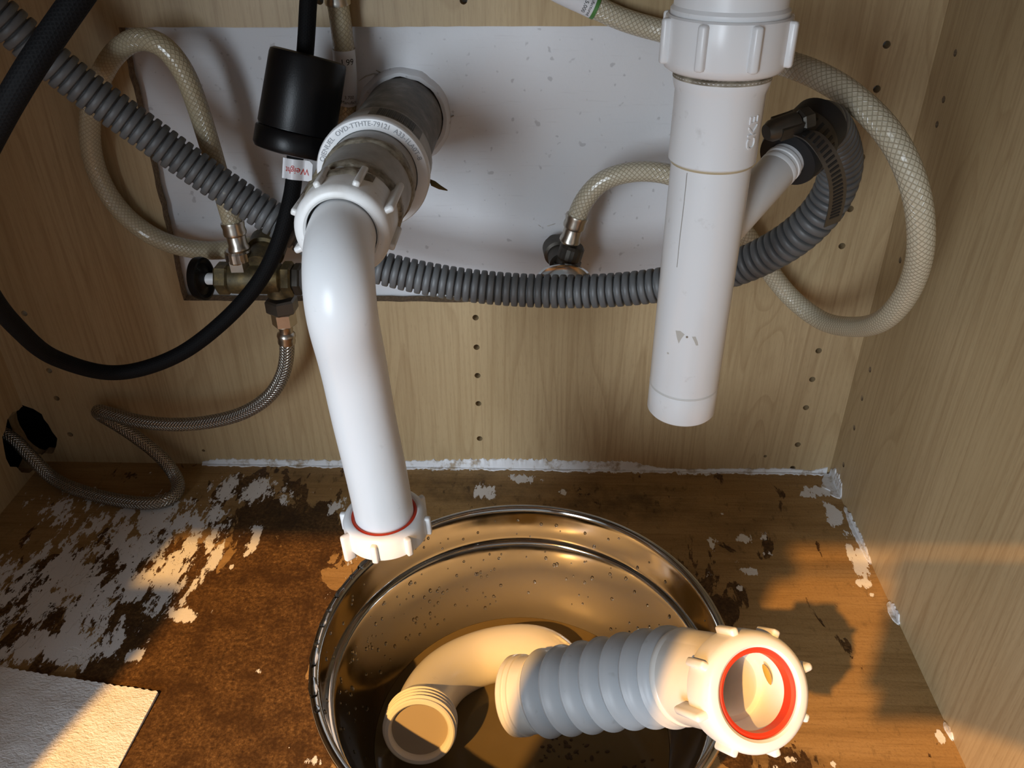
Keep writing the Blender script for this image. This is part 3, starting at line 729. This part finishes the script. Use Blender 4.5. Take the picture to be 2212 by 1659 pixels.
# side inlet for the dishwasher hose
n0 = V((TX+.004, TY+.004, .3560)); n1 = aty(1704, 340, -.212)
NZ = frame(n0, n1-n0); nl = (n1-n0).length
part('side_inlet', lathe([(.0106, 0), (.0106, nl-.014), (.0104, nl-.0135), (.0108, nl-.0125), (.0108, nl-.0105), (.0103, nl-.010), (.0103, nl-.008), (.0108, nl-.0075), (.0108, nl-.0055), (.0100, nl-.005), (.0100, nl+.012), (0, nl+.012)], NZ, 40), M['pvc'], t_tail)

# ================================================================== grey corrugated drain hose
gd = (n1-n0).normalized()
cuff0 = n1 - gd*.001; cuff1 = cuff0 + gd*.024
H = [(-70, -25, -.105), (0, 35, -.098), (150, 165, -.085), (300, 275, -.075), (450, 382, -.068), (600, 478, -.066), (720, 545, -.066), (850, 586, -.066), (1000, 615, -.066), (1150, 628, -.068), (1300, 628, -.075), (1430, 615, -.085), (1560, 588, -.10), (1650, 553, -.115), (1735, 498, -.130), (1792, 432, -.138), (1815, 370, -.146), (1812, 325, -.158)]
hp = Path([aty(*h) for h in H] + [cuff1 + gd*.010, cuff1, cuff1-gd*.01], relax=2)
t_hose = thing('drain_hose', 'grey corrugated drain hose looping across the back to the tailpiece inlet', 'hose', aty(1000, 615, -.066))
pitch = .00640; smp = []; l = 0.0; Lh = hp.L-.012
while l < Lh-pitch:
    for f, r in ((.0, .0102), (.13, .0103), (.18, .0128), (.28, .01335), (.55, .0135), (.82, .01335), (.92, .0128), (.97, .0103)): smp.append((l+f*pitch, r))
    l += pitch
part('hose', tube(hp, smp, 28), M['corrugated'], t_hose, 50)
CF = frame(cuff0, gd)
cuffL = (cuff1-cuff0).length
cuff = part('rubber_cuff', lathe([(.0100, -.001), (.0165, -.001), (.0172, .001), (.0172, cuffL*.60), (.0166, cuffL*.8), (.0160, cuffL+.010), (.0120, cuffL+.012)], CF, 44), M['black_rubber'], t_hose, label='black rubber hose cuff')
# worm-drive clamp: band, slots, loose tail, housing, screw
cl = part('hose_clamp', lathe([(.0170, .0070), (.0182, .0070), (.0182, .0200), (.0170, .0200)], CF, 56), M['dark_metal'], t_hose, 25, label='dark steel worm-drive clamp')
b0 = BASE[t_hose.name]
slot = None
for k in range(26):
    a = 2*PI*k/26
    if slot is None:
        bm = box((.0178, -.0009, -.0040), (.01845, .0009, .0040)); slot = mesh_of(bm, 'slot', M['ink_black'], None)
    o = bpy.data.objects.new('slot', slot); C.objects.link(o); o.parent = cl
    o.matrix_local = Matrix.Translation(-b0) @ CF @ Matrix.Translation((0, 0, .0125)) @ Matrix.Rotation(a, 4, 'Z')
h0, h1 = aty(1662, 284, -.228), aty(1752, 254, -.218)
hd = (h1-h0).normalized(); HF = frame(h0, hd)
hl = (h1-h0).length
part('screw_housing', lathe([(0, -.002), (.0040, -.002), (.0056, .001), (.0060, hl*.62), (.0050, hl*.66), (0, hl*.66)], HF, 20), M['dark_metal'], cl)
part('screw', hexprism(HF, .0062, hl*.30, .0006, hl*.69, 6), M['dark_metal'], cl)
part('saddle', box((0, 0, 0), (1, 1, 1)) and warp(box((-.006, -.0035, 0), (.006, .0035, hl*.5)), lambda c: HF @ (c + V((0, 0, .004)))) , M['dark_metal'], cl, 30)
tp_ = [aty(1705, 292, -.226), aty(1735, 300, -.232), aty(1768, 340, -.235), aty(1788, 390, -.232), aty(1790, 440, -.222), aty(1779, 490, -.208)]
tpath = Path(tp_, relax=1)
bm = bmesh.new(); prev = None
wdir = gd
for i in range(41):
    p, d, n, b = tpath.at(tpath.L*i/40); w = (V((.93, .36, .06)) - d*V((.93, .36, .06)).dot(d)).normalized(); nn = d.cross(w)
    r = [bm.verts.new(p), bm.verts.new(p+w*.0098), bm.verts.new(p+w*.0098+nn*.0007), bm.verts.new(p+nn*.0007)]
    if prev:
        for k in range(4): bm.faces.new((prev[k], prev[(k+1) % 4], r[(k+1) % 4], r[k]))
    else: bm.faces.new(r)
    prev = r
bm.faces.new(prev[::-1]); tail = part('band_tail', bm, plain('steel_band', (.17, .16, .15), .35, .9), cl, 25)
for i in range(2, 24):
    p, d, n, b = tpath.at(tpath.L*(i+.3)/26); w = (V((.93, .36, .06)) - d*V((.93, .36, .06)).dot(d)).normalized()
    o = part('slot', warp(box((-.0007, -.0028, -.0010), (.0007, .0028, .0010)), lambda c: p + w*.0049 + d*c.x + w*c.y + d.cross(w)*c.z), M['ink_black'], cl, None)

# ================================================================== braided vinyl supply hoses
def ferrule(path, l, sgn, r, parent, mat, name='ferrule'):
    p, d, n, b = path.at(l); d = d*sgn
    prof = [(r*.6, -.001), (r*1.16, -.001), (r*1.18, .001), (r*1.10, .004), (r*1.18, .0075), (r*1.12, .0095), (r*.96, .0105), (r*.96, .018), (r*1.08, .0195), (r*1.10, .0215), (r*.92, .0235), (r*.6, .024)]
    return part(name, lathe(prof, frame(p, d), 32), mat, parent)
VL = [(512, 535, -.045), (505, 492, -.045), (490, 440, -.043), (470, 372, -.040), (449, 300, -.042), (425, 225, -.044), (394, 150, -.044), (350, 97, -.044), (300, 84, -.042), (252, 112, -.036), (212, 180, -.028), (195, 255, -.022), (198, 330, -.018), (224, 402, -.015), (275, 470, -.013), (350, 520, -.012), (440, 541, -.012), (530, 533, -.012), (590, 512, -.010), (650, 455, -.006), (705, 370, -.004), (738, 290, -.006), (748, 220, -.012), (745, 130, -.014), (736, 50, -.016), (728, -5, -.018), (722, -60, -.020)]
vp = Path([aty(*q) for q in VL], relax=2)
RV = .0079
t_vl = thing('faucet_supply_hose', 'yellowed braided vinyl supply hose looping over the left valve', 'hose', aty(505, 492, -.045))
lv = vp.near(aty(503, 490, -.045)); part('hose', tube(vp, even(vp, RV, lv, None, .003), 24), M['vinyl_old'], t_vl, None)
ferrule(vp, lv+.003, -1, RV, t_vl, M['nickel'])
ferrule(vp, vp.near(aty(730, 8, -.018)), 1, RV, t_vl, M['nickel'])
def hose_label(path, l0, l1, r, parent, lines, stripe=None, side=0.0):
    lab = part('label', tube(path, even(path, r, l0, l1, .002), 32, cap=(False, False)), M['label_white'], parent, 40, label='white printed label wrapped round the hose')
    if stripe: part('green_stripe', tube(path, even(path, r+.0001, *stripe, .001), 32, cap=(False, False)), M['label_green'], lab, 40)
    p, d, n, b = path.at((l0+l1)/2); cv = (CAM-p).normalized(); a0 = math.atan2(cv.dot(b), cv.dot(n)) + side
    for body, l, size, sg in lines:
        bm = text_mesh(body, size)
        def fn(c):
            p, d, n, b = path.at(l + sg*c.y); a = a0 + sg*c.x/r; rr = r+.0002
            return p + n*(rr*math.cos(a)) + b*(rr*math.sin(a))
        part('print', warp(bm, fn), M['ink_black'], lab, None)
la, lb = vp.near(aty(744, 105, -.014)), vp.near(aty(748, 222, -.012))
hose_label(vp, la, lb, RV+.0005, t_vl, [('I 99', la+(lb-la)*.20, .0064, 1), ('3,700', la+(lb-la)*.83, .0034, 1), ('Manufact', la+(lb-la)*.92, .0034, 1)], side=.25)

VR = [(1236, 530, -.030), (1243, 480, -.030), (1258, 440, -.030), (1300, 392, -.030), (1370, 371, -.032), (1450, 378, -.034), (1540, 425, -.030), (1610, 505, -.024), (1655, 575, -.020), (1708, 642, -.022)]
vq = Path([aty(*q) for q in VR] + [aty(1770, 690, -.045), atd(1840, 706, .645), atd(1910, 690, .585), atd(1965, 622, .535), atd(1990, 520, .492), atd(1976, 405, .472), atd(1930, 302, .470), atd(1850, 216, .478), atd(1765, 162, .495), atd(1680, 132, .520)] + [aty(1560, 100, -.055), aty(1450, 72, -.020), aty(1350, 44, -.012), aty(1270, 8, -.012), aty(1200, -25, -.014), aty(1130, -70, -.018)], relax=2)
t_vr = thing('cold_supply_hose', 'clear braided vinyl supply hose making a wide loop beside the right panel', 'hose', aty(1243, 480, -.030))
lv = vq.near(aty(1243, 474, -.030)); part('hose', tube(vq, even(vq, RV, lv, None, .003), 24), M['vinyl'], t_vr, None)
ferrule(vq, lv+.003, -1, RV, t_vr, M['nickel'])
la, lb = vq.near(aty(1289, 17, -.012)), vq.near(aty(1190, -30, -.014))
hose_label(vq, la, lb, RV+.0005, t_vr, [('manufactured', la+.0052, .0034, -1), ('100 5,000', la+.0095, .0040, -1)], stripe=(la, la+.0028), side=.1)

# ================================================================== left double shut-off valve
VY = -.045
vc = aty(556, 601, VY)
t_lv = thing('double_shutoff_valve', 'corroded brass double shut-off valve with black oval handle', 'valve', vc)
vl0, vl1 = aty(497, 601, VY), aty(612, 603, VY)
VF = frame(vl0, (1, 0, 0)); vw = vl1.x-vl0.x
part('body', lathe([(0, 0), (.0110, 0), (.0128, .002), (.0132, vw*.5), (.0128, vw-.002), (.0105, vw), (0, vw)], VF, 32), M['brass'], t_lv)
part('packing_nut', hexprism(frame(vl0+V((-.0105, 0, 0)), (1, 0, 0)), .0138, .0115, .0008), M['brass'], t_lv)
part('end_nut', hexprism(frame(vl1+V((.0, 0, 0)), (1, 0, 0), (0, .5, 1)), .0150, .0090, .0008), M['brass'], t_lv)
part('end_cap', hexprism(frame(vl1+V((.0088, 0, 0)), (1, 0, 0)), .0135, .0075, .0008), M['dark_metal'], t_lv)
part('wall_tail', lathe([(0, 0), (.0125, 0), (.0125, .020), (.0155, .021), (.0155, .034), (.0085, .035), (.0085, .075), (0, .075)], frame((vc.x+.004, VY-.002, vc.z+.010), (0, 1, .25)), 28), M['brass'], t_lv)
hc = aty(436, 602, VY)
part('stem', lathe([(0, 0), (.0050, 0), (.0050, vl0.x-.0105-hc.x), (0, vl0.x-.0105-hc.x)], frame(hc, (1, 0, 0)), 24), M['pvc'], t_lv, label='white stem')
hm = frame(hc, V((1, -.34, .05))) @ Matrix.Diagonal((.78, 1.08, 1, 1))
part('handle', lathe([(0, .0055), (.006, .0055), (.0085, .003), (.0125, .0018), (.0150, .0035), (.0168, .0030), (.0172, 0), (.0165, -.0045), (.014, -.006), (0, -.006)], hm, 48), M['black_plastic'], t_lv, label='black oval handle')
# upper outlet: knurled coupling to the vinyl hose
u0 = aty(521, 582, VY); u1 = aty(511, 535, VY); UF = frame(u0, u1-u0); ul = (u1-u0).length
part('upper_outlet', hexprism(UF, .0104, ul*.62, .0006), M['nickel'], t_lv)
cpl = part('coupling', lathe([(0, ul*.40), (.0096, ul*.40), (.0102, ul*.46), (.0102, ul*.82), (.0090, ul*.92), (.0070, ul*.94), (0, ul*.94)], UF, 40, wob=lambda r, z, a: (r*(1+.015*(1 if int(a/(2*PI)*40) % 2 else -1)), z)), M['nickel'], t_lv, 20)
# lower outlet to the braided steel hose
d0 = aty(603, 622, VY); d1 = aty(612, 672, VY); DF = frame(d0, d1-d0, (1, .3, 0)); dl = (d1-d0).length
part('lower_outlet', lathe([(0, -.006), (.0105, -.006), (.0105, .006), (0, .006)], DF, 28), M['brass'], t_lv)
# ================================================================== braided steel dishwasher line
sp_pts = [aty(610, 655, VY), aty(616, 705, VY), aty(620, 760, VY), aty(612, 806, VY), aty(585, 852, -.044), aty(530, 890, -.043), aty(455, 911, -.042), aty(370, 917, -.040), aty(290, 908, -.034), aty(235, 893, -.026), aty(210, 886, -.021), aty(212, 893, -.0175), aty(245, 912, -.0165), aty(295, 945, -.020), aty(345, 985, -.025), aty(375, 1022, -.033), atz(386, 1052, .0085), atz(372, 1076, .0070), atz(335, 1087, .0070), atz(270, 1083, .0070), atz(180, 1062, .0075), atz(110, 1030, .011), V((-.394, -.028, .030)), V((-.412, -.020, .046)), V((-.450, -.015, .060))]
sp = Path(sp_pts, relax=2)
RS = .0064
t_bs = thing('braided_steel_hose', 'braided steel supply line curling down to the hole in the left corner', 'hose', aty(612, 672, VY))
ls = sp.near(aty(619, 738, VY)); part('hose', tube(sp, even(sp, RS, ls, None, .002), 24), M['steel_braid'], t_bs, None)
p, d, n, b = sp.at(ls)
part('ferrule', lathe([(RS*.5, -.0005), (RS*1.16, -.0005), (RS*1.2, .001), (RS*1.16, .004), (RS*1.27, .0065), (RS*1.22, .0085), (RS*.92, .0105), (RS*.92, .019), (RS*1.1, .0205), (RS*1.1, .0225), (RS*.5, .023)], frame(p, -d), 32), M['nickel'], t_bs)
q0 = aty(606, 643, VY); q1 = aty(611, 672, VY); QF = frame(q0, q1-q0, (1, .55, 0)); ql = (q1-q0).length
part('hex_nut', hexprism(QF, .0138, ql, .0008), plain('grey_steel_nut', (.20, .19, .17), .38, .9), t_bs)
q2 = aty(616, 702, VY); part('hex_shank', hexprism(frame(q1, q2-q1, (1, .2, 0)), .0105, (q2-q1).length, .0006), M['nickel'], t_bs)

# ================================================================== right shut-off valve
RY = -.030
t_rv = thing('angle_stop_valve', 'dark angle stop valve with chrome oval handle behind the drain hose', 'valve', aty(1225, 570, RY))
w0, w1 = aty(1222, 580, RY), aty(1238, 528, RY); WF = frame(w0, w1-w0); wl2 = (w1-w0).length
part('coupling', lathe([(0, wl2*.42), (.0096, wl2*.42), (.0102, wl2*.48), (.0102, wl2*.90), (.0085, wl2), (0, wl2)], WF, 40, wob=lambda r, z, a: (r*(1+.012*(1 if int(a/(2*PI)*40) % 2 else -1)), z)), M['dark_metal'], t_rv, 20)
part('nut', hexprism(WF, .0112, wl2*.45, .0008), M['dark_metal'], t_rv)
part('body', lathe([(0, -.028), (.0112, -.026), (.0125, -.010), (.0112, .004), (0, .006)], WF, 32), M['dark_metal'], t_rv)
part('wall_stub', lathe([(0, 0), (.0095, 0), (.0095, .016), (.0120, .017), (.0120, .030), (.0080, .031), (.0080, .055), (0, .055)], frame(w0+V((-.004, .0, .004)), (-.12, 1, .08)), 28), M['dark_metal'], t_rv)
hcn = aty(1218, 604, RY-.026)
hm = frame(hcn, V((.02, -.90, .50)), (1, 0, 0)) @ Matrix.Diagonal((1.25, .72, 1, 1))
part('handle', lathe([(0, .0040), (.010, .0045), (.0160, .0030), (.0178, .0005), (.0172, -.0035), (.013, -.005), (0, -.005)], hm, 48), M['chrome'], t_rv, label='chrome oval handle')
hs = frame(hcn, (aty(1222, 590, RY)-hcn)); part('stem', lathe([(0, 0), (.0042, 0), (.0042, .028), (0, .028)], hs, 20), M['dark_metal'], t_rv)

# ================================================================== black pull-down faucet hose with its weight
BH = [(672, -60, -.050), (666, 0, -.052), (663, 60, -.054), (658, 130, -.059), (649, 220, -.067), (639, 310, -.075), (634, 400, -.083), (620, 465, -.092), (600, 530, -.096), (562, 605, -.098), (482, 695, -.102), (375, 772, -.110), (250, 806, -.118), (125, 776, -.150), (35, 706, -.195), (-30, 622, -.232), (-70, 510, -.265), (-58, 385, -.290), (-5, 268, -.300), (58, 158, -.300), (122, 62, -.292), (180, -20, -.284), (225, -90, -.276)]
bp = Path([aty(*q) for q in BH], relax=3)
t_bh = thing('faucet_hose', 'black nylon pull-down faucet hose hanging in a big loop at the left', 'hose', aty(250, 806, -.118))
part('hose', tube(bp, even(bp, .0060, 0, None, .003), 24), M['nylon'], t_bh, None)
# folded tag on the hose
tc, tg_d, _, _ = bp.at(bp.near(aty(637, 369, -.080)))
tr = (_r - tg_d*_r.dot(tg_d)).normalized(); tn = tr.cross(tg_d); tc = tc + tr*.0018
if tn.dot(CAM-tc) < 0: tn = -tn
def tagpt(u, v, off):      # u right, v down the hose, curved over the hose then flat
    w = u+.0018; z = .0066*math.cos(max(-1.0, min(1.0, w/.0068))*1.35) if abs(w) < .0068 else .0015
    return tc + tr*u + tg_d*v + tn*(max(z, .0015)+off)
bm = bmesh.new(); cols = []
for i in range(29):
    u = -.0102 + .0216*i/28
    cut_ = .0022*max(0, (u-.009)/.0024)
    cols.append([bm.verts.new(tagpt(u, -.0082+cut_, .0)), bm.verts.new(tagpt(u, .0062-cut_*.6, .0)), bm.verts.new(tagpt(u, .0062-cut_*.6, -.0006)), bm.verts.new(tagpt(u, -.0082+cut_, -.0006))])
for a_, b_ in zip(cols, cols[1:]):
    for k in range(4): bm.faces.new((a_[k], a_[(k+1) % 4], b_[(k+1) % 4], b_[k]))
bm.faces.new(cols[0]); bm.faces.new(cols[-1][::-1])
tag_ = part('tag', bm, M['label_white'], t_bh, 60, label='white tag printed with red lettering')
bm = text_mesh('Weight', .0064)
part('print', warp(bm, lambda c: tagpt(-c.x*.86+.0008, -.0004+c.y, .0003)), M['ink_red'], tag_, None)
# weight clamped on the hose
wt, wbm = aty(667, 119, -.056), aty(633, 332, -.074)
WF = frame(wbm, wt-wbm, (1, 0, 0)); wlg = (wt-wbm).length
t_w = thing('hose_weight', 'black cylindrical weight clamped on the faucet hose', 'weight', wbm)
part('shell', lathe([(.0075, wlg), (.0240, wlg), (.0262, wlg-.0012), (.0268, wlg-.0035), (.0277, .0185), (.0270, .0172), (.0270, .0166), (.0075, .0166)], WF, 64), M['black_plastic'], t_w)
part('end_cap', lathe([(.0075, .0160), (.0278, .0160), (.0286, .0150), (.0288, .0035), (.0272, .0008), (.0240, 0), (.0075, 0)], WF, 64), M['black_plastic'], t_w)

# ================================================================== steel bowl with murky water and the dismantled trap
BX, BY = .100, -.3185
BF = frame((BX, BY, 0), (0, 0, 1), (1, 0, 0))
t_bowl = thing('mixing_bowl', 'stainless steel mixing bowl with rolled rim catching drain water', 'bowl', (BX, BY, 0))
inner = [(0, .0032), (.050, .0032), (.064, .0040), (.078, .0075), (.090, .0150), (.0985, .0255), (.1052, .0400), (.1105, .0560), (.1150, .0730), (.1172, .0830), (.1184, .0866), (.1206, .0876), (.1214, .0886), (.1222, .0970), (.1232, .1070), (.1236, .1115)]
lipp = [(.1242, .1142), (.1258, .1158), (.1278, .1160), (.1294, .1148), (.1298, .1126), (.1288, .1106), (.1268, .1102)]
outer = [(.1248, .1085), (.1236, .0980), (.1222, .0875), (.1188, .0800), (.1162, .0730), (.1117, .0555), (.1064, .0395), (.0997, .0245), (.0912, .0138), (.0790, .0060), (.0650, .0010), (.0600, .0001), (.0, .0001)]
def smooth_prof(pr, n=4):
    out = []
    for i in range(len(pr)-1):
        p0 = pr[max(i-1, 0)]; p1, p2 = pr[i], pr[i+1]; p3 = pr[min(i+2, len(pr)-1)]
        for k in range(n):
            t_ = k/n
            out.append(tuple(.5*((2*p1[j])+(-p0[j]+p2[j])*t_+(2*p0[j]-5*p1[j]+4*p2[j]-p3[j])*t_*t_+(-p0[j]+3*p1[j]-3*p2[j]+p3[j])*t_**3) for j in range(2)))
    out.append(pr[-1]); return out
part('shell', lathe([(max(r, 0) if i else 0, z) for i, (r, z) in enumerate(smooth_prof(inner, 3))] , BF, 128) if False else lathe(smooth_prof(inner+lipp+outer, 3)[:-1]+[(0, .0001)], BF, 128), M['steel'], t_bowl, 60)
# droplets clinging to the rim and wall
rnd = random.Random(4)
def drop(bm, p, n, d, r, el=1.0, flat=.55):
    m_ = frame(p, n, d) @ Matrix.Diagonal((r*el, r, r*flat, 1))
    bmesh.ops.create_uvsphere(bm, u_segments=8, v_segments=6, radius=1, matrix=m_)
bm = bmesh.new()
ii = smooth_prof(inner, 3)
for k in range(210):
    a = rnd.uniform(.05*PI, 1.12*PI) if k % 3 else rnd.uniform(.55*PI, 1.05*PI); zt = rnd.uniform(.036, .082) if k % 5 else rnd.uniform(.09, .108)
    r = np.interp(zt, [z for _, z in ii[6:]], [r_ for r_, _ in ii[6:]])
    nn = V((-math.cos(a), -math.sin(a), .35)); p = V((BX+r*math.cos(a), BY+r*math.sin(a), zt))
    drop(bm, p, nn, (0, 0, -1), rnd.uniform(.0005, .0014), rnd.uniform(1, 1.5), .6)
part('water_droplets', bm, M['droplet'], t_bowl, 60, kind='stuff')
for deg, r, el in [(150, .0028, 1.6), (156, .0018, 1.1), (163, .0022, 2.0), (170, .0018, 1.2), (175, .0020, 1.6), (182, .0018, 1.0), (187, .0026, 2.4), (197, .0028, 2.2), (204, .0018, 1.3), (140, .0022, 1.8), (128, .0016, 1.2)]:
    a = math.radians(deg); bm = bmesh.new(); p = V((BX+.1270*math.cos(a), BY+.1270*math.sin(a), .1158))
    drop(bm, p, (0, 0, 1), (-math.sin(a), math.cos(a), 0), r*1.1, el*1.3, .5); part('rim_drop', bm, M['droplet'], t_bowl, 60)
WZ = .0265
rw = float(np.interp(WZ, [z for _, z in ii[6:]], [r_ for r_, _ in ii[6:]]))-.0002
wi = [(r, z+.0003) for r, z in ii if z < WZ-.001 and r > .04]
single('drain_water', lathe([(0, WZ), (rw*.6, WZ), (rw, WZ)] + [(r-.0004, z) for r, z in wi[::-1]] + [(0, .0036)], BF, 96), M['water'], 'murky brown drain water standing in the steel bowl', 'water', (BX, BY, .0036), 40)
bm = bmesh.new()
for k in range(60):
    a = rnd.uniform(-1.1, .2)-.35; r_ = rnd.uniform(.01, .085); p = V((BX+r_*math.cos(a)+.01, BY+r_*math.sin(a)*.9, WZ+.0002)); drop(bm, p, (0, 0, 1), (math.cos(k), math.sin(k), 0), rnd.uniform(.0004, .0014), rnd.uniform(1, 2), .3)
o = single('floating_crumbs', bm, M['crumb'], 'dark crumbs floating on the water in the bowl', 'debris', (BX, BY, WZ), kind='stuff')

# J-bend lying in the bowl
t_j = thing('trap_bend', 'white curved trap bend with threaded open end lying in the bowl', 'drain pipe', atd(1100, 1405, .600)-V((0, 0, .019)))
jp = Path([atd(905, 1583, .522), atd(912, 1548, .540), atd(930, 1500, .563), atd(968, 1456, .584), atd(1030, 1424, .599), atd(1100, 1408, .601), atd(1165, 1410, .600), atd(1208, 1440, .598), atd(1222, 1490, .592), atd(1226, 1520, .588)], relax=4)
j0 = .006
smp = [(j0*.2, .0225), (0, .0215), (0, .0192), (.004, .0182), (.02, .0175)][::-1]
part('bend', tube(jp, [(.010, .0178), (.0102, .0200)] + even(jp, .0192, .012, None, .004), 48), M['pvc_bowl'], t_j)
JF = frame(jp.at(0)[0], jp.at(.01)[0]-jp.at(0)[0])
pr = [(.0180, .030), (.0178, .004), (.0186, .0008), (.0196, 0), (.0216, 0), (.0226, .0008)]
z = .0025
while z < .016: pr += [(.0222, z), (.0236, z+.0011), (.0236, z+.0016), (.0222, z+.0027)]; z += .0036
pr += [(.0222, .0185), (.0205, .022), (.0188, .027)]
part('threaded_collar', lathe(pr, JF, 64), M['pvc_bowl'], t_j)
part('trapped_water', lathe([(0, .0042), (.0183, .0042), (.0183, .0052), (0, .0052)], JF, 48), M['trap_water'], t_j, label='silty water filling the open end')

# flexible bellows connector leaning on the bowl rim
t_fx = thing('flexible_coupling', 'grey bellows connector with white slip nut resting across the bowl rim', 'drain coupling', atd(1370, 1472, .462)-V((0, 0, .027)))
fp = Path([atd(1112, 1502, .518), atd(1150, 1500, .512), atd(1250, 1486, .492), atd(1370, 1468, .467), atd(1465, 1460, .445), atd(1530, 1466, .425), atd(1590, 1482, .403), atd(1642, 1498, .383)], relax=4)
l_a = fp.near(atd(1165, 1498, .510)); l_b = fp.near(atd(1478, 1461, .441)); l_n = fp.L-.020
part('end_collar', tube(fp, [(0.0002, .0215), (0, .0235), (.0010, .0243), (.0040, .0244), (.0046, .0236), (.0056, .0236), (.0062, .0244), (.0085, .0242), (.0090, .0234), (.0115, .0232), (l_a*.98, .0230), (l_a+.002, .021)], 56), M['pvc_bowl'], t_fx, 30)
smp = []; nb = 7; pl = (l_b-l_a)/nb
for k in range(nb):
    R_ = .0252 + .0006*k/nb
    for f, dr in ((0, -.0060), (.05, -.0046), (.14, -.0020), (.26, -.0002), (.34, .0004), (.375, .0010), (.405, .0010), (.44, .0003), (.58, -.0001), (.76, -.0015), (.92, -.0044)): smp.append((l_a+(k+f)*pl, R_+dr))
smp.append((l_b, .0224))
part('bellows', tube(fp, smp, 64, cap=(False, False)), M['bellows'], t_fx, 60)
part('sleeve', tube(fp, [(l_b-.001, .0215), (l_b-.001, .0246), (l_b+.0008, .0252), (l_b+.0026, .0250), (l_b+.004, .0242), (l_n-.004, .0236), (l_n+.008, .0234)], 56, cap=(False, False)), M['pvc_bowl'], t_fx, 30)
ne, nd_, _, _ = fp.at(fp.L); FN = frame(ne-nd_*.020, nd_, (1, 0, 0))
slip_nut(FN, t_fx, M['pvc'], .0278, .0200, .0205, 8, (1, 2), off=.35, lip=.006)
washer(FN, t_fx, .0178, .0204, .0120, .0178)
part('inner_cup', lathe([(.0196, .0120), (.0190, .004), (.0186, -.006), (.0180, -.0075), (.0152, -.0080), (.0148, -.009), (.0148, -.050), (0, -.050)], FN, 56), M['pvc'], t_fx)
part('residue', warp(lathe([(0, .0012), (.0018, .001), (.0024, 0), (0, -.0005)], Matrix(), 14), lambda c: FN @ (Matrix.Rotation(math.radians(20), 4, 'Z') @ V((.0160+c.z, c.x*2.2, .002+c.y*1.1)))), plain('yellow_residue', (.52, .33, .05), .5), t_fx)

# ================================================================== paper towel
A_ = atz(340, 1493, .004); Bq = atz(0, 1440, .004); Dq = atz(250, 1659, .004)
ed = (Bq-A_).normalized(); L1 = (-.396-A_.x)/ed.x; rd = (Dq-A_).normalized(); L2 = .26
bm = bmesh.new(); nu, nv_ = 120, 90; top = []
for j in range(nv_+1):
    row = []
    for i in range(nu+1):
        p = A_ + ed*(L1*i/nu) + rd*(L2*j/nv_); sc = 0
        if j == 0: sc = .0011*abs(math.sin(i*PI/3.2)) + .0006*nz(i*.7)
        p = p - rd*sc if j == 0 else p
        h = .0018 + .0012*nz(p.x*22, p.y*22) + .0006*nz(p.x*70, p.y*70) + .0008*math.exp(-j/4.0)
        row.append(bm.verts.new((p.x, p.y, max(.0012, h))))
    top.append(row)
for j in range(nv_):
    for i in range(nu): bm.faces.new((top[j][i], top[j+1][i], top[j+1][i+1], top[j][i+1]))
ex = bmesh.ops.extrude_face_region(bm, geom=bm.faces[:])
for v in [v for v in ex['geom'] if isinstance(v, bmesh.types.BMVert)]: v.co.z = .0004
single('paper_towel', bm, M['towel'], 'white quilted paper towel sheet with perforated edge on the floor', 'paper towel', (A_.x, A_.y, 0), 50)
